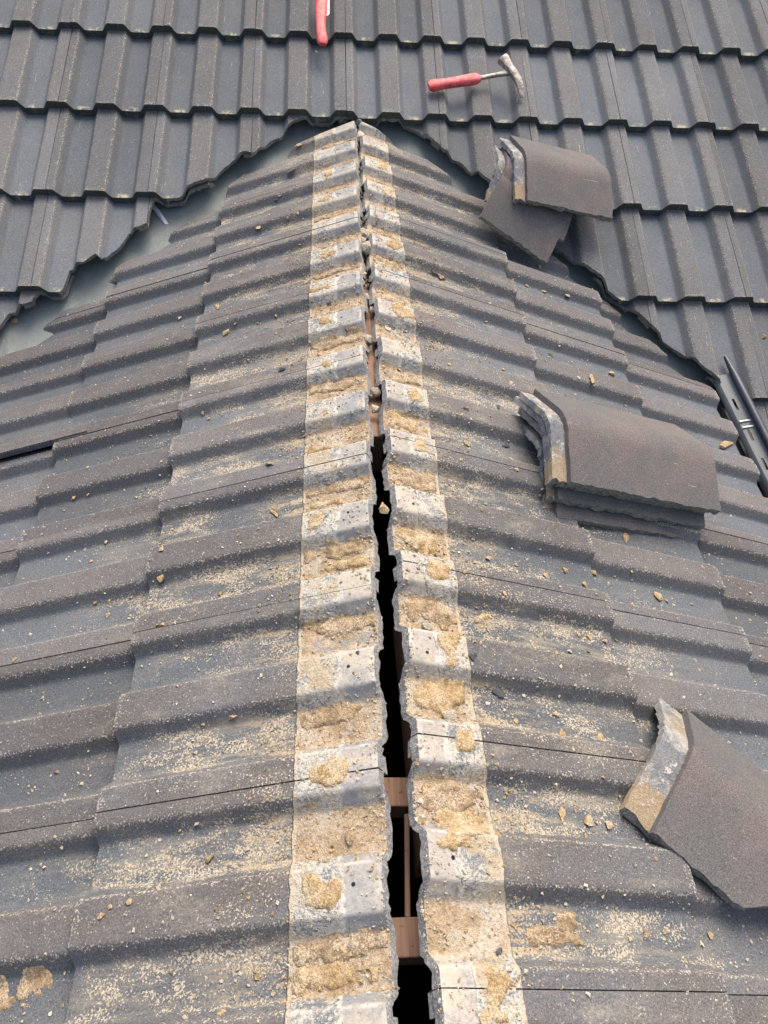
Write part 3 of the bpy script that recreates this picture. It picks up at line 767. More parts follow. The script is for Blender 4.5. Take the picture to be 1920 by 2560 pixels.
for l0 in (.236, .256):
    V = [gp(l, b, z) for z in (-.012, -.0095) for l, b in ((l0, .010), (l0+.004, .010), (l0+.004, .046), (l0, .046))]
    mesh_obj('joint_line', V, [(0, 3, 2, 1), (4, 5, 6, 7), (0, 1, 5, 4), (1, 2, 6, 5), (2, 3, 7, 6), (3, 0, 4, 7)], M_LEAD, gut, smooth=False)

# ------------------------------------------------------------------ loose chips of mortar and tile
def chip_mesh(seed, flat, mat, n=11, elong=1.0):
    r = random.Random(seed); bm = bmesh.new()
    for _ in range(n):
        v = Vector((r.gauss(0, 1), r.gauss(0, 1), r.gauss(0, 1))).normalized()*(.75+.35*r.random())
        bm.verts.new((v.x*elong, v.y*.78, v.z*flat))
    res = bmesh.ops.convex_hull(bm, input=bm.verts[:])
    bmesh.ops.delete(bm, geom=list({g for g in res['geom_interior']+res['geom_unused'] if isinstance(g, bmesh.types.BMVert)}), context='VERTS')
    bmesh.ops.bevel(bm, geom=bm.edges[:], offset=.025, segments=1, affect='EDGES')
    bmesh.ops.scale(bm, vec=(.5, .5, .5), verts=bm.verts)
    me = bpy.data.meshes.new('mortar_chip'); bm.to_mesh(me); bm.free(); me.materials.append(mat)
    me.polygons.foreach_set('use_smooth', [True]*len(me.polygons)); me.set_sharp_from_angle(angle=math.radians(28))
    return me
CH = {'t': [chip_mesh(i, .42, M_SAND) for i in range(4)], 'c': [chip_mesh(20+i, .45, M_CREAM) for i in range(4)],
      'b': [chip_mesh(40+i, .5, M_SAND2) for i in range(3)], 'd': [chip_mesh(60+i, .28, M_DARKF) for i in range(3)],
      'l': [chip_mesh(80+i, .30, M_SAND, elong=1.9) for i in range(3)], 'w': [chip_mesh(90+i, .22, M_CREAM) for i in range(2)],
      'g': [chip_mesh(100+i, .8, M_STONE, 13, 1.25) for i in range(4)], 'm': [chip_mesh(120+i, .6, M_LEAD, elong=3.5) for i in range(1)]}
NAME = {'d': ('tile_fragment', 'tile fragment'), 'g': ('mortar_lump', 'mortar lump'), 'm': ('metal_offcut', 'metal offcut')}
# (kind, surface, y or x, s or t, size, region or label)
CHIPS = [
    ('t', 'M', -0.137, 0.341, 0.0173, 'larger tan mortar chip on the main roof tiles', 'chips on the main roof'),
    ('c', 'M', -0.303, 0.175, 0.0091, 'small cream mortar chip on the main roof tiles, leftmost', 'chips on the main roof'),
    ('c', 'M', -0.153, 0.114, 0.0091, 'small cream mortar chip on the main roof tiles, second from left', 'chips on the main roof'),
    ('c', 'M', -0.276, 0.009, 0.0067, 'tiny cream mortar chip on the main roof tiles, second from left', 'chips on the main roof'),
    ('t', 'L', 1.227, 0.458, 0.0125, 'small tan mortar chip on the smooth left valley lining', 'chips on the valley lining'),
    ('m', 'M', -0.628, -0.276, 0.0425, 'thin pale metal offcut poking out under the cut tiles of the left valley lining', None),
    ('d', 'L', 0.99, 0.23, 0.0392, 'dark flat tile flake lying in the channel near the top of the left slope', None),
    ('d', 'L', 0.838, 0.271, 0.0151, 'small black fragment on the upper left slope near a white crumb', None),
    ('t', 'L', 0.69, 0.314, 0.0236, 'orange brown mortar chip in the third channel below the left ridge top', None),
    ('b', 'L', 0.691, 0.227, 0.017, 'larger brown chip on thirteenth rib, upper course of the left slope', 'chips on the upper left course'),
    ('b', 'L', 0.694, 0.196, 0.0156, 'small brown chip on thirteenth rib, upper course of the left slope', 'chips on the upper left course'),
    ('c', 'L', 0.842, 0.256, 0.0123, 'small cream chip on fourteenth rib, upper course of the left slope', 'chips on the upper left course'),
    ('t', 'L', 1.146, 0.204, 0.0282, 'tan mortar lump at the upper left corner of the bedding strip', None),
    ('t', 'M', -1.007, -0.691, 0.0275, 'single orange tan mortar chip lying on the smooth left valley lining', None),
    ('c', 'M', -0.895, -0.615, 0.0061, 'tiny cream mortar chip on the main roof tiles, leftmost', 'chips on the valley lining'),
    ('b', 'L', 0.659, 1.092, 0.0063, 'tiny brown mortar chip on the smooth left valley lining', 'chips on the valley lining'),
    ('t', 'L', 0.496, 0.359, 0.0174, 'larger tan chip in twelfth channel, upper course of the left slope', 'chips on the upper left course'),
    ('l', 'L', 0.358, 0.413, 0.0239, 'pale pointed mortar chip standing in a channel of the left slope', None),
    ('t', 'L', 0.229, 0.374, 0.0296, 'flat cream tan mortar chip, broadest on the upper left slope', None),
    ('b', 'L', -0.067, 0.4, 0.0153, 'brown mortar lump on a rib of the upper left course', None),
    ('t', 'L', -0.087, 0.385, 0.0131, 'small tan chip in eighth channel, upper course of the left slope', 'chips on the upper left course'),
    ('t', 'L', -0.217, 0.69, 0.0139, 'small tan chip in seventh channel, outer courses of the left slope', 'chips on the outer left courses'),
    ('b', 'L', -0.217, 0.657, 0.0099, 'small brown chip in seventh channel, outer courses of the left slope', 'chips on the outer left courses'),
    ('c', 'L', 0.383, 0.53, 0.0159, 'small cream chip in eleventh channel, upper course of the left slope', 'chips on the upper left course'),
    ('c', 'L', 0.209, 0.213, 0.0122, 'small cream chip in tenth channel, upper course of the left slope', 'chips on the upper left course'),
    ('b', 'L', 0.233, 0.244, 0.0146, 'small brown chip in tenth channel, upper course of the left slope, nearest ridge', 'chips on the upper left course'),
    ('d', 'L', -0.074, 0.094, 0.0207, 'black tile fragment lying on the tan pad of the left bedding strip', None),
    ('d', 'L', -0.011, 0.209, 0.0233, 'dark broken tile flake on the left slope near the bedding strip', None),
    ('b', 'L', -0.303, 0.222, 0.0205, 'brown flat chip beside the left joint line near the bedding strip', None),
    ('d', 'L', 0.231, 0.106, 0.02, 'blue grey fragment on the upper left bedding strip', None),
    ('t', 'L', 0.355, 0.171, 0.0152, 'small tan chip in eleventh channel, upper course of the left slope', 'chips on the upper left course'),
    ('b', 'L', 0.23, 0.29, 0.0102, 'small brown chip in tenth channel, upper course of the left slope, second from ridge', 'chips on the upper left course'),
    ('t', 'L', 0.238, 0.346, 0.0125, 'small tan chip in tenth channel, upper course of the left slope', 'chips on the upper left course'),
    ('c', 'L', -0.087, 0.353, 0.008, 'tiny cream chip in eighth channel, upper course of the left slope', 'chips on the upper left course'),
    ('c', 'L', -0.369, 0.582, 0.0157, 'largest pale mortar chip on the left edge of the outer left course', None),
    ('b', 'L', -0.373, 0.63, 0.0102, 'small brown chip in sixth channel, outer courses of the left slope', 'chips on the outer left courses'),
    ('t', 'L', -0.407, 0.608, 0.0109, 'small tan chip in sixth channel, outer courses of the left slope', 'chips on the outer left courses'),
    ('t', 'L', -0.459, 0.422, 0.0145, 'tan mortar chip on the course step of the left slope above the pointed one', None),
    ('t', 'L', -0.513, 0.423, 0.0234, 'big pointed tan mortar chip leaning at the left course step', None),
    ('t', 'L', -0.569, 0.307, 0.0137, 'tan mortar chip on the rib above the long left joint line', None),
    ('t', 'L', -0.517, 0.57, 0.012, 'small tan chip in fifth channel, outer courses of the left slope, second from ridge', 'chips on the outer left courses'),
    ('t', 'L', -0.518, 0.543, 0.0086, 'tiny tan chip in fifth channel, outer courses of the left slope, second from ridge', 'chips on the outer left courses'),
    ('b', 'L', -0.626, 0.402, 0.0101, 'small brown chip on fifth rib, upper course of the left slope', 'chips on the upper left course'),
    ('t', 'L', -0.627, 0.393, 0.0101, 'small tan chip on fifth rib, upper course of the left slope', 'chips on the upper left course'),
    ('t', 'L', -0.624, 0.692, 0.0139, 'pale tan mortar chip by the left picture edge on a brown rib', None),
    ('b', 'L', -0.617, 0.513, 0.0088, 'tiny brown chip on fifth rib, outer courses of the left slope', 'chips on the outer left courses'),
    ('l', 'L', -0.411, 0.216, 0.0172, 'long cream mortar chip on the left rib close to the bedding strip', None),
    ('t', 'L', -0.464, 0.271, 0.01, 'small tan chip on sixth rib, upper course of the left slope', 'chips on the upper left course'),
    ('t', 'L', -0.396, 0.364, 0.0097, 'small tan chip in sixth channel, upper course of the left slope', 'chips on the upper left course'),
    ('c', 'L', -0.391, 0.425, 0.0089, 'tiny cream chip in sixth channel, upper course of the left slope', 'chips on the upper left course'),
    ('t', 'L', -0.549, 0.54, 0.0144, 'small tan chip in fifth channel, outer courses of the left slope, nearest ridge', 'chips on the outer left courses'),
    ('t', 'L', -0.52, 0.499, 0.0085, 'tiny tan chip in fifth channel, outer courses of the left slope, nearest ridge', 'chips on the outer left courses'),
    ('b', 'L', -0.815, 0.256, 0.0215, 'long grey brown mortar chunk at the foot of a rib on the left slope', None),
    ('w', 'L', -0.556, 0.699, 0.0112, 'small white flat chip in fifth channel, outer courses of the left slope', 'chips on the outer left courses'),
    ('b', 'L', -0.666, 0.417, 0.0062, 'tiny brown chip in fourth channel, upper course of the left slope', 'chips on the upper left course'),
    ('t', 'L', -0.665, 0.371, 0.0069, 'tiny tan chip in fourth channel, upper course of the left slope', 'chips on the upper left course'),
    ('t', 'L', -0.744, 0.11, 0.014, 'tan scab of mortar on the dark square of the left bedding strip', None),
    ('c', 'L', -0.82, 0.08, 0.0101, 'small cream chip in third channel, left bedding strip', 'chips on the bedding band'),
    ('c', 'L', -0.66, 0.038, 0.0081, 'tiny cream chip on fourth rib, left bedding strip', 'chips on the bedding band'),
    ('b', 'L', -0.703, 0.101, 0.0087, 'tiny brown chip in fourth channel, left bedding strip, second from ridge', 'chips on the bedding band'),
    ('b', 'L', -0.666, 0.078, 0.0081, 'tiny brown chip in fourth channel, left bedding strip, nearest ridge', 'chips on the bedding band'),
    ('d', 'L', -0.753, 0.054, 0.0104, 'dark round pebble pressed into the left bedding strip', None),
    ('d', 'L', -0.666, 0.154, 0.0201, 'dark splinter of tile at the edge of the left bedding strip', None),
    ('t', 'L', -0.815, 0.305, 0.0084, 'tiny tan chip in third channel, upper course of the left slope', 'chips on the upper left course'),
    ('c', 'L', -0.855, 0.316, 0.0124, 'small cream chip in third channel, upper course of the left slope', 'chips on the upper left course'),
    ('t', 'L', -0.967, 0.323, 0.0064, 'tiny tan chip in second lowest channel, upper course of the left slope, nearest ridge', 'chips on the upper left course'),
    ('b', 'L', -0.839, 0.566, 0.0109, 'small brown chip in third channel, outer courses of the left slope', 'chips on the outer left courses'),
    ('t', 'L', -0.864, 0.517, 0.01, 'small tan chip in third channel, outer courses of the left slope', 'chips on the outer left courses'),
    ('c', 'L', -0.853, 0.612, 0.008, 'tiny cream chip in third channel, outer courses of the left slope', 'chips on the outer left courses'),
    ('b', 'L', -1.009, 0.077, 0.0234, 'large rounded brown mortar chunk on the left bedding strip beside a rib', None),
    ('b', 'L', -1.158, 0.164, 0.0099, 'brown lump where a channel meets the left bedding strip, near the bottom', None),
    ('t', 'L', -1.157, 0.157, 0.0071, 'tiny tan chip in lowest channel, upper course of the left slope', 'chips on the upper left course'),
    ('t', 'L', -1.057, 0.371, 0.0132, 'tan mortar chip cluster piece high on the broad rib at lower left', None),
    ('t', 'L', -1.06, 0.397, 0.009, 'small tan chip on second lowest rib, upper course of the left slope', 'chips on the upper left course'),
    ('t', 'L', -1.069, 0.408, 0.0132, 'tan mortar chip at the left end of the lower left rib cluster', None),
    ('t', 'L', -1.079, 0.247, 0.0075, 'tiny tan chip on second lowest rib, upper course of the left slope, second from ridge', 'chips on the upper left course'),
    ('t', 'L', -1.071, 0.204, 0.0063, 'tiny tan chip on second lowest rib, upper course of the left slope, nearest ridge', 'chips on the upper left course'),
    ('t', 'L', -1.042, 0.065, 0.0086, 'tiny tan chip on second lowest rib, left bedding strip', 'chips on the bedding band'),
    ('c', 'L', -1.004, 0.222, 0.0105, 'pale chip on the ledge of tan crumbs above the lower left rib', None),
    ('b', 'L', -1.154, 0.2, 0.0122, 'brown mortar clod in the lowest channel of the left slope', None),
    ('t', 'L', -1.156, 0.472, 0.0071, 'tiny tan chip in lowest channel, outer courses of the left slope', 'chips on the outer left courses'),
    ('w', 'L', -1.189, 0.279, 0.0097, 'white flake of mortar at the very bottom of the left slope', None),
    ('t', 'L', -1.188, 0.234, 0.0134, 'tan crusted chip at the very bottom of the left slope', None),
    ('b', 'L', -1.136, 0.313, 0.0086, 'tiny brown chip in lowest channel, upper course of the left slope', 'chips on the upper left course'),
    ('b', 'L', -1.044, 0.332, 0.0109, 'small brown chip on second lowest rib, upper course of the left slope', 'chips on the upper left course'),
    ('t', 'L', -1.035, 0.33, 0.0079, 'tiny tan chip in second lowest channel, upper course of the left slope, second from ridge', 'chips on the upper left course'),
    ('w', 'L', -0.963, 0.296, 0.0096, 'small white flat chip in second lowest channel, upper course of the left slope', 'chips on the upper left course'),
    ('b', 'L', -1.009, 0.276, 0.0186, 'heap of tan mortar against the rib at lower left', None),
    ('c', 'L', -1.101, 0.495, 0.0073, 'tiny cream chip on lowest rib, outer courses of the left slope', 'chips on the outer left courses'),
    ('c', 'L', -1.048, 0.496, 0.0056, 'tiny cream chip on second lowest rib, outer courses of the left slope', 'chips on the outer left courses'),
    ('t', 'L', -1.142, 0.099, 0.0109, 'small tan chip in lowest channel, left bedding strip', 'chips on the bedding band'),
    ('t', 'R', 0.708, 0.59, 0.024, 'larger tan chip in thirteenth channel, outer courses of the right slope', 'chips on the outer right courses'),
    ('t', 'R', 0.562, 0.574, 0.0243, 'rounded tan mortar chip on the outer right course near the valley', None),
    ('t', 'R', 0.569, 0.649, 0.0231, 'squarish tan mortar chip on the outer right course beside the valley', None),
    ('l', 'R', 0.145, 0.61, 0.0293, 'long tan sliver of mortar in a channel above the middle stack', None),
    ('t', 'R', 0.239, 0.714, 0.0273, 'crumbled orange mortar chip on the outer right slope above the middle stack', None),
    ('t', 'R', 0.08, 0.346, 0.0132, 'small tan chip in ninth channel, upper course of the right slope, second from ridge', 'chips on the upper right course'),
    ('d', 'R', 0.237, 0.524, 0.0217, 'grey fragment in a channel of the outer right course', None),
    ('t', 'R', 0.001, 0.184, 0.0134, 'small tan chip on eighth rib, upper course of the right slope', 'chips on the upper right course'),
    ('b', 'R', -0.143, 0.206, 0.0185, 'brown mortar chip in the channel left of the middle stack', None),
    ('d', 'R', -0.071, 0.307, 0.0186, 'dark tile chip in the channel left of the middle stack', None),
    ('t', 'R', -0.223, 0.21, 0.0209, 'round tan mortar chip below the shaded rib left of the middle stack', None),
    ('d', 'R', -0.197, 0.301, 0.0235, 'dark grey curled fragment in the shade left of the middle stack', None),
    ('t', 'R', -0.351, 0.202, 0.0135, 'small tan chip in sixth channel, upper course of the right slope', 'chips on the upper right course'),
    ('t', 'R', -0.236, 0.309, 0.0154, 'small tan chip in seventh channel, upper course of the right slope, nearest ridge', 'chips on the upper right course'),
    ('t', 'R', -0.292, 0.298, 0.0139, 'small tan chip on sixth rib, upper course of the right slope, second from ridge', 'chips on the upper right course'),
    ('t', 'R', 0.11, 0.718, 0.0107, 'small tan chip in ninth channel, outer courses of the right slope', 'chips on the outer right courses'),
    ('t', 'M', 1.218, -0.754, 0.0239, 'orange tan mortar chip on the main roof at the right picture edge', None),
    ('w', 'R', 0.109, 0.053, 0.0212, 'white mortar lump on the right edge of the ridge gap', None),
    ('t', 'R', 0.562, 0.516, 0.0174, 'larger tan chip in twelfth channel, outer courses of the right slope', 'chips on the outer right courses'),
    ('t', 'R', 0.546, 0.594, 0.0121, 'small tan chip in twelfth channel, outer courses of the right slope', 'chips on the outer right courses'),
    ('t', 'R', 0.377, 0.404, 0.0123, 'small tan chip in eleventh channel, upper course of the right slope', 'chips on the upper right course'),
    ('t', 'R', 0.264, 0.328, 0.0117, 'small tan chip in tenth channel, upper course of the right slope', 'chips on the upper right course'),
    ('t', 'R', 0.072, 0.274, 0.0097, 'small tan chip in ninth channel, upper course of the right slope, nearest ridge', 'chips on the upper right course'),
    ('t', 'R', -0.037, 0.071, 0.015, 'small tan chip in eighth channel, right bedding strip', 'chips on the bedding band'),
    ('w', 'R', -0.002, 0.336, 0.0179, 'larger white flat chip on eighth rib, upper course of the right slope', 'chips on the upper right course'),
    ('t', 'R', -0.303, 0.172, 0.0117, 'small tan chip on sixth rib, upper course of the right slope, nearest ridge', 'chips on the upper right course'),
    ('t', 'R', -0.239, 0.351, 0.0107, 'small tan chip in seventh channel, upper course of the right slope, second from ridge', 'chips on the upper right course'),
    ('d', 'R', 0.418, 0.196, 0.0242, 'dark pointed flake beside the upper right bedding strip', None),
    ('b', 'R', 0.411, 0.219, 0.0327, 'heap of brown mortar beside the upper right bedding strip', None),
    ('w', 'R', 0.137, 0.567, 0.0128, 'small white flat chip on ninth rib, outer courses of the right slope', 'chips on the outer right courses'),
    ('l', 'R', 0.091, 1.053, 0.0476, 'stick of tan mortar with a dark core on the right slope near the gutter', None),
    ('b', 'R', -0.521, 0.212, 0.0166, 'brown mortar chip in the dusty channel just below the middle stack', None),
    ('t', 'R', -0.512, 0.375, 0.019, 'upright tan mortar flake in the dusty channel below the middle stack', None),
    ('t', 'R', -0.532, 0.327, 0.0152, 'small tan chip in fifth channel, upper course of the right slope, third from ridge', 'chips on the upper right course'),
    ('t', 'R', -0.485, 0.455, 0.0188, 'tan mortar chip at the course step below the middle stack', None),
    ('l', 'R', -0.366, 0.569, 0.0242, 'thin curved splinter of mortar standing below the middle stack', None),
    ('t', 'R', -0.391, 0.641, 0.0087, 'tiny tan chip in sixth channel, outer courses of the right slope', 'chips on the outer right courses'),
    ('t', 'R', -0.612, 0.214, 0.0149, 'square tan mortar chip on the rib right of the second joint line', None),
    ('t', 'R', -0.51, 0.598, 0.0283, 'large orange tan mortar piece on the outer right slope below the middle stack', None),
    ('b', 'R', -0.518, 0.615, 0.0137, 'small brown chip in fifth channel, outer courses of the right slope', 'chips on the outer right courses'),
    ('t', 'R', -0.566, 0.503, 0.0147, 'small tan chip on fifth rib, outer courses of the right slope', 'chips on the outer right courses'),
    ('t', 'R', -0.548, 0.593, 0.0098, 'small tan chip in fifth channel, outer courses of the right slope', 'chips on the outer right courses'),
    ('c', 'R', -0.512, 0.68, 0.0121, 'small cream chip in fifth channel, outer courses of the right slope', 'chips on the outer right courses'),
    ('c', 'R', -0.567, 0.452, 0.0102, 'small cream chip on fifth rib, upper course of the right slope', 'chips on the upper right course'),
    ('d', 'R', -0.789, 0.185, 0.0278, 'big dark flat tile fragment standing beside the right bedding strip', None),
    ('d', 'R', -0.747, 0.139, 0.0214, 'dark broken tile splinter at the edge of the right bedding strip', None),
    ('w', 'R', -0.811, 0.166, 0.0126, 'small white flat chip in third channel, upper course of the right slope, nearest ridge', 'chips on the upper right course'),
    ('w', 'R', -0.787, 0.232, 0.0101, 'small white flat chip in third channel, upper course of the right slope, second from ridge', 'chips on the upper right course'),
    ('t', 'R', -0.812, 0.285, 0.0174, 'tan mortar flake in the dusty channel above the third joint line', None),
    ('t', 'R', -0.834, 0.21, 0.0126, 'small tan chip in third channel, upper course of the right slope', 'chips on the upper right course'),
    ('t', 'R', -0.848, 0.284, 0.0191, 'round tan mortar lump resting on the third joint line of the right slope', None),
    ('t', 'R', -0.653, 0.388, 0.0161, 'larger tan chip in fourth channel, upper course of the right slope', 'chips on the upper right course'),
    ('b', 'R', -0.656, 0.42, 0.0138, 'small brown chip in fourth channel, upper course of the right slope, second from ridge', 'chips on the upper right course'),
    ('t', 'R', -0.635, 0.461, 0.0109, 'small tan chip in fourth channel, upper course of the right slope, second from ridge', 'chips on the upper right course'),
    ('t', 'R', -0.652, 0.367, 0.0113, 'small tan chip in fourth channel, upper course of the right slope, nearest ridge', 'chips on the upper right course'),
    ('t', 'R', -0.713, 0.293, 0.0091, 'small tan chip on fourth rib, upper course of the right slope', 'chips on the upper right course'),
    ('g', 'R', -0.691, 0.338, 0.011, 'small grey chip in fourth channel, upper course of the right slope', 'chips on the upper right course'),
    ('b', 'R', -0.685, 0.377, 0.0095, 'small brown chip in fourth channel, upper course of the right slope, nearest ridge', 'chips on the upper right course'),
    ('l', 'R', -0.654, 0.182, 0.0269, 'long flaking tan chip at the edge of the right bedding strip', None),
    ('b', 'R', -0.449, 0.499, 0.0082, 'tiny brown chip on fifth rib, outer courses of the right slope', 'chips on the outer right courses'),
    ('c', 'R', -0.688, 0.566, 0.0117, 'small cream chip in fourth channel, outer courses of the right slope', 'chips on the outer right courses'),
    ('t', 'R', -0.667, 0.638, 0.0077, 'tiny tan chip in fourth channel, outer courses of the right slope', 'chips on the outer right courses'),
    ('t', 'R', -0.81, 0.499, 0.0139, 'tan mortar chip in the shadow beside the single broken ridge tile', None),
    ('t', 'R', -0.807, 0.644, 0.0088, 'tiny tan chip in third channel, outer courses of the right slope', 'chips on the outer right courses'),
    ('g', 'R', -0.845, 0.095, 0.0303, 'long smooth tan stone lying in the mortar of the right bedding strip', None),
    ('l', 'R', -0.842, 0.358, 0.0181, 'larger long tan chip in third channel, upper course of the right slope', 'chips on the upper right course'),
    ('g', 'R', -0.698, 0.073, 0.0197, 'pale round stone sunk in the mortar of the right bedding strip', None),
    ('t', 'R', -0.687, 0.104, 0.0148, 'small tan chip in fourth channel, right bedding strip', 'chips on the bedding band'),
    ('t', 'R', -0.521, 0.059, 0.032, 'loose flap of mortar lying against the right side of the ridge gap', None),
    ('b', 'R', -0.534, 0.073, 0.0199, 'larger brown chip in fifth channel, right bedding strip', 'chips on the bedding band'),
    ('t', 'R', -0.67, 0.125, 0.0165, 'larger tan chip in fourth channel, right bedding strip, nearest ridge', 'chips on the bedding band'),
    ('t', 'R', -0.691, 0.134, 0.0171, 'larger tan chip in fourth channel, right bedding strip, second from ridge', 'chips on the bedding band'),
    ('t', 'R', -0.5, 0.103, 0.0139, 'small tan chip in fifth channel, right bedding strip', 'chips on the bedding band'),
    ('d', 'R', -0.539, 0.107, 0.0096, 'small dark chip in fifth channel, right bedding strip', 'chips on the bedding band'),
    ('t', 'R', -0.522, 0.268, 0.0101, 'small tan chip in fifth channel, upper course of the right slope, second from ridge', 'chips on the upper right course'),
    ('t', 'R', -0.691, 0.267, 0.0085, 'tiny tan chip in fourth channel, upper course of the right slope', 'chips on the upper right course'),
    ('w', 'R', -0.739, 0.296, 0.0112, 'small white flat chip on third rib, upper course of the right slope', 'chips on the upper right course'),
    ('t', 'R', -0.548, 0.227, 0.0106, 'small tan chip in fifth channel, upper course of the right slope, nearest ridge', 'chips on the upper right course'),
    ('t', 'R', -0.584, 0.143, 0.0094, 'small tan chip on fourth rib, right bedding strip', 'chips on the bedding band'),
    ('b', 'R', -0.536, 0.409, 0.0172, 'larger brown chip in fifth channel, upper course of the right slope', 'chips on the upper right course'),
    ('l', 'R', -0.966, 0.259, 0.0177, 'thin pale splinter of mortar pointing at the largest orange chip', None),
    ('t', 'R', -0.973, 0.3, 0.0251, 'largest flat orange mortar chip on the lower right slope', None),
    ('t', 'R', -0.978, 0.333, 0.0179, 'rounded orange mortar chip right of the largest one', None),
    ('t', 'R', -0.997, 0.288, 0.0103, 'small tan chip in second lowest channel, upper course of the right slope', 'chips on the upper right course'),
    ('t', 'R', -1.005, 0.149, 0.0098, 'small tan chip on second lowest rib, upper course of the right slope', 'chips on the upper right course'),
    ('t', 'R', -1.027, 0.38, 0.0084, 'tiny tan chip on second lowest rib, outer courses of the right slope', 'chips on the outer right courses'),
    ('w', 'R', -1.067, 0.255, 0.0085, 'round white flake on the brown rib at lower right', None),
    ('c', 'R', -1.142, 0.153, 0.0079, 'tiny cream chip in lowest channel, upper course of the right slope', 'chips on the upper right course'),
    ('t', 'R', -1.182, 0.193, 0.0065, 'tiny tan chip on lowest rib, upper course of the right slope', 'chips on the upper right course'),
    ('t', 'R', -1.112, 0.257, 0.0071, 'tiny tan chip in lowest channel, upper course of the right slope', 'chips on the upper right course'),
    ('t', 'R', -1.123, 0.324, 0.009, 'small tan chip in lowest channel, upper course of the right slope, nearest ridge', 'chips on the upper right course'),
    ('b', 'R', -1.117, 0.351, 0.0165, 'brown pitted mortar scab in the lowest right channel', None),
    ('t', 'R', -1.113, 0.383, 0.0099, 'small tan chip in lowest channel, upper course of the right slope, second from ridge', 'chips on the upper right course'),
    ('t', 'R', -1.109, 0.478, 0.0142, 'tan mortar crust near the course step at lower right', None),
    ('t', 'R', -1.004, 0.057, 0.0131, 'small tan chip in second lowest channel, right bedding strip', 'chips on the bedding band'),
    ('t', 'R', -0.953, 0.05, 0.0218, 'large tan lump of mortar on the right bedding strip near the bottom', None),
    ('c', 'R', -0.968, 0.043, 0.0184, 'pale flat mortar flake under the large lump on the right bedding strip', None),
    ('t', 'R', -1.076, 0.537, 0.01, 'small tan chip on lowest rib, outer courses of the right slope', 'chips on the outer right courses'),
    ('t', 'R', -1.075, 0.526, 0.0066, 'tiny tan chip on lowest rib, outer courses of the right slope', 'chips on the outer right courses'),
    ('d', 'R', -1.156, 0.485, 0.0044, 'tiny dark crumb at the lower right picture edge', None),
    ('b', 'R', -1.107, 0.198, 0.0088, 'tiny brown chip in lowest channel, upper course of the right slope', 'chips on the upper right course'),
    ('d', 'R', -0.994, 0.118, 0.0117, 'blue grey lump in the mortar of the right bedding strip', None),
    ('d', 'R', -1.143, 0.13, 0.0168, 'dark slate like fragment at the edge of the right bedding strip near the bottom', None),
    ('t', 'R', -1.214, 0.085, 0.023, 'broad tan mortar pad at the very bottom of the right bedding strip', None),
    ('t', 'R', -0.917, 0.325, 0.0075, 'tiny tan chip on second lowest rib, upper course of the right slope', 'chips on the upper right course'),
    ('t', 'R', -0.961, 0.283, 0.0073, 'tiny tan chip in second lowest channel, upper course of the right slope', 'chips on the upper right course'),
]
for i, (k, side, a, b, size, lab, grp) in enumerate(CHIPS):
    nm, cat = NAME.get(k, ('mortar_chip', 'mortar chip'))
    me = CH[k][i % len(CH[k])]
    o = bpy.data.objects.new(nm, me); COL.objects.link(o)
    h = float(surf(side, a, b))
    nrm_ = normal(side)
    p = Vector(to_world(side, a, b, h).tolist())
    if 'valley lining' in lab:
        p.z = deck_z(p.x, p.y)
    zf = me.vertices and max(v.co.z for v in me.vertices)
    R = nrm_.to_track_quat('Z', 'Y').to_matrix().to_4x4() @ Matrix.Rotation(random.uniform(0, 6.28), 4, 'Z')
    if k in 'lm': R = nrm_.to_track_quat('Z', 'Y').to_matrix().to_4x4() @ Matrix.Rotation(math.radians(35 if side == 'L' else -35)+random.uniform(-.5, .5), 4, 'Z')
    o.matrix_world = Matrix.Translation(p+nrm_*(zf*size*.55)) @ R @ Matrix.Diagonal((size, size, size, 1))
    tag(o, lab, cat, grp)
# lumps caught in the open ridge (world positions between the two cut edges)
GAPL = [(-.002, .535, -.042, .042, 'g', 'pale mortar lump wedged in the ridge gap, upper of the wedged pair'), (.000, .435, -.028, .052, 'g', 'long pale mortar lump wedged upright across the upper ridge gap'),
        (-.004, .24, -.048, .030, 'g', 'round grey mortar lump sitting on the ridge board beside a smaller stone'), (.010, .185, -.045, .028, 'g', 'oval grey stone lying against the right edge of the ridge gap'),
        (-.006, .055, -.038, .032, 'g', 'wedge shaped grey mortar piece jutting from the left cut edge into the gap'), (.004, -.115, -.045, .032, 'g', 'flat oval mortar lump on the end of the ridge board'),
        (.002, -.175, -.040, .036, 'c', 'cream square mortar lump at the very end of the ridge board'), (.004, -.468, -.016, .031, 't', 'yellow brown mortar lump bridging the black ridge gap'),
        (-.006, .62, -.05, .030, 'b', 'brown mortar lump on the ridge board in the upper gap'), (-.002, .72, -.05, .034, 'b', 'dark brown mortar crumbs heaped in the uppermost ridge gap'),
        (-.008, .335, -.047, .028, 'g', 'thin grey mortar piece on the ridge board below the wedged lump'), (.004, 1.12, -.02, .040, 'c', 'white mortar lump at the very top of the open ridge'),
        (.006, .98, -.045, .035, 'b', 'brown mortar lump in the gap just below the top of the ridge'), (-.006, .505, -.044, .03, 'g', 'small pale mortar piece under the upper wedged lump')]
for i, (x, y, z, sz, k, lab) in enumerate(GAPL):
    o = bpy.data.objects.new('mortar_lump', CH[k][(i*2+1) % len(CH[k])]); COL.objects.link(o)
    o.matrix_world = Matrix.Translation((x, y, z)) @ Matrix.Rotation(random.uniform(.9, 2.0), 4, 'Z') @ Matrix.Rotation(random.uniform(-.5, .5), 4, 'X') @ Matrix.Diagonal((sz, sz, sz, 1))
    tag(o, lab, 'mortar lump')

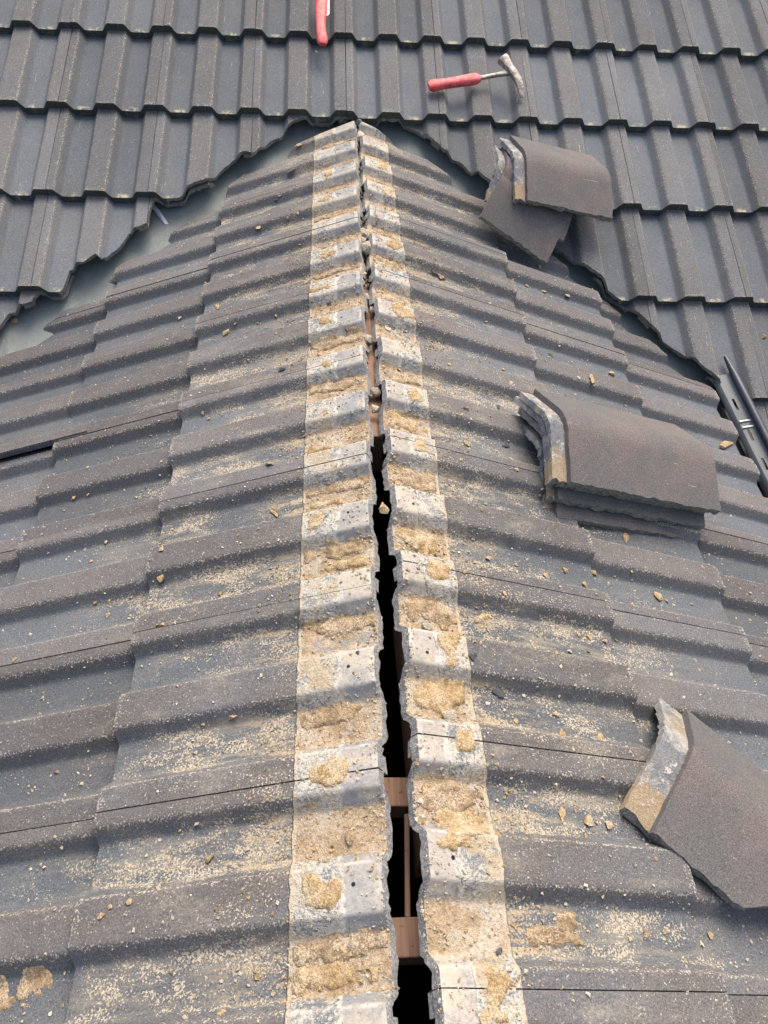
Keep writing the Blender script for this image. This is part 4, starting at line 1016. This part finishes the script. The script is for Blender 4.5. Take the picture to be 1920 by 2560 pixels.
# ------------------------------------------------------------------ crumbs: far too many to count
def crumbs(name, label, side, n, sampler, mat, smin, smax):
    a, b = sampler(n)
    h = surf(side, a, b); P = to_world(side, a, b, h); n = len(a)
    size = smin*(smax/smin)**(RNG.random(n)**2.2)
    base = np.array([(1, 0, 0), (0, 1, 0), (-1, 0, 0), (0, -1, 0), (0, 0, .6), (0, 0, -.6)], float)
    V = base[None]+RNG.normal(0, .28, (n, 6, 3)); V *= size[:, None, None]*.5
    ang = RNG.random(n)*6.28; c, s_ = np.cos(ang), np.sin(ang)
    x = V[..., 0]*c[:, None]-V[..., 1]*s_[:, None]; y = V[..., 0]*s_[:, None]+V[..., 1]*c[:, None]
    N = np.array(normal(side)); V = np.stack([x, y, V[..., 2]], -1)+P[:, None]+N*(size*.18)[:, None, None]
    f = np.array([(0, 1, 4), (1, 2, 4), (2, 3, 4), (3, 0, 4), (1, 0, 5), (2, 1, 5), (3, 2, 5), (0, 3, 5)])
    F = (f[None]+(np.arange(n)*6)[:, None, None]).reshape(-1, 3)
    o = mesh_obj(name, V.reshape(-1, 3).tolist(), F.tolist(), mat, smooth=False)
    o['kind'] = 'stuff'; tag(o, label, 'crumbs'); return o
_n = 900
gy = RNG.uniform(.30, 1.17, _n); gx = RNG.normal(-.004, .010, _n).clip(-.028, .016)
def gap_crumbs(name, label, gy, gx, gz, mat, a, b):
    n = len(gy); size = a*(b/a)**(RNG.random(n)**1.6)
    base = np.array([(1, 0, 0), (0, 1, 0), (-1, 0, 0), (0, -1, 0), (0, 0, .8), (0, 0, -.8)], float)
    V = (base[None]+RNG.normal(0, .28, (n, 6, 3)))*size[:, None, None]*.5+np.stack([gx, gy, gz], -1)[:, None]
    f = np.array([(0, 1, 4), (1, 2, 4), (2, 3, 4), (3, 0, 4), (1, 0, 5), (2, 1, 5), (3, 2, 5), (0, 3, 5)])
    o = mesh_obj(name, V.reshape(-1, 3).tolist(), ((f[None]+(np.arange(n)*6)[:, None, None]).reshape(-1, 3)).tolist(), mat, smooth=False)
    o['kind'] = 'stuff'; tag(o, label, 'crumbs')
keep = (np.sin(gy*23)+.6*np.sin(gy*57+1) > -.45) | (gy > .62)
gap_crumbs('mortar_crumbs', 'brown mortar crumbs clogging the upper part of the open ridge', gy[keep], gx[keep], -.058+RNG.random(keep.sum())*.016*np.clip(gy[keep]*1.3, .2, 1), M_SAND2, .003, .014)
def slope_sampler(side, bias, smin=.03, smax=1.05, thr=.0):
    def f(n):
        out = []
        while sum(len(q[0]) for q in out) < n:
            m = n*3
            y = RNG.uniform(-1.3, 1.15, m); s_ = smin+(smax-smin)*RNG.random(m)**bias
            z = surf(side, y, s_)
            pan = z < -.008
            cl = np.sin(y*41+3*np.sin(s_*17))*np.sin(s_*31+2*np.sin(y*23+1.7))+.6*np.sin(y*97+s_*61)
            keep = RNG.random(m) < np.where(pan, .9, .34)*(.25+.75*np.clip(cl*.8+.3, 0, 1))
            vy = np.array([q for q, _ in VC[side]]); vs = np.array([q for _, q in VC[side]])
            keep &= s_ < np.interp(y, vy, vs)-.01
            out.append((y[keep], s_[keep]))
        return np.concatenate([q[0] for q in out])[:n], np.concatenate([q[1] for q in out])[:n]
    return f
crumbs('mortar_crumbs', 'cream mortar crumbs and dust scattered over the left dormer slope', 'L', 9000, slope_sampler('L', 2.0), M_CREAM, .0012, .0055)
crumbs('mortar_crumbs', 'cream mortar crumbs and dust scattered over the right dormer slope', 'R', 12000, slope_sampler('R', 1.9), M_CREAM, .0012, .0060)
crumbs('sand_crumbs', 'tan sandy crumbs lying along the left bedding strip', 'L', 3500, slope_sampler('L', 1.1, .03, .22), M_SAND, .0015, .006)
crumbs('sand_crumbs', 'tan sandy crumbs lying along the right bedding strip', 'R', 3800, slope_sampler('R', 1.1, .03, .20), M_SAND, .0015, .0065)
def msampler(n):
    x = RNG.uniform(-1.2, 1.4, n); t = RNG.uniform(-.9, .6, n)
    k = t > np.interp(x, cx, ct)+.01
    return x[k], t[k]
crumbs('grit_specks', 'few pale specks of grit on the main roof tiles', 'M', 500, msampler, M_CREAM, .001, .003)

# ------------------------------------------------------------------ ground far below
V = [(-300, -300, -5.2), (300, -300, -5.2), (300, 300, -5.2), (-300, 300, -5.2)]
g = mesh_obj('ground', V, [(0, 1, 2, 3)], M_GROUND, smooth=False); g['kind'] = 'structure'
hw = thing('house_walls', 'pale rendered house walls standing below the tiled roof slopes', 'house', (0, 1, -5.2))
V = [(x, y, z) for z in (-5.2, -1.25) for x, y in ((-2.4, -.85), (2.6, -.85), (2.6, 3.0), (-2.4, 3.0))]
mesh_obj('wall', [Vector(v)-hw.location for v in V], [(0, 1, 5, 4), (1, 2, 6, 5), (2, 3, 7, 6), (3, 0, 4, 7)], M_WALL, hw, smooth=False)

# children keep their world places although their things have an origin of their own
bpy.context.view_layer.update()
for par in (main, dorm):
    inv = par.matrix_world.inverted()
    for ch in par.children: ch.matrix_parent_inverse = inv
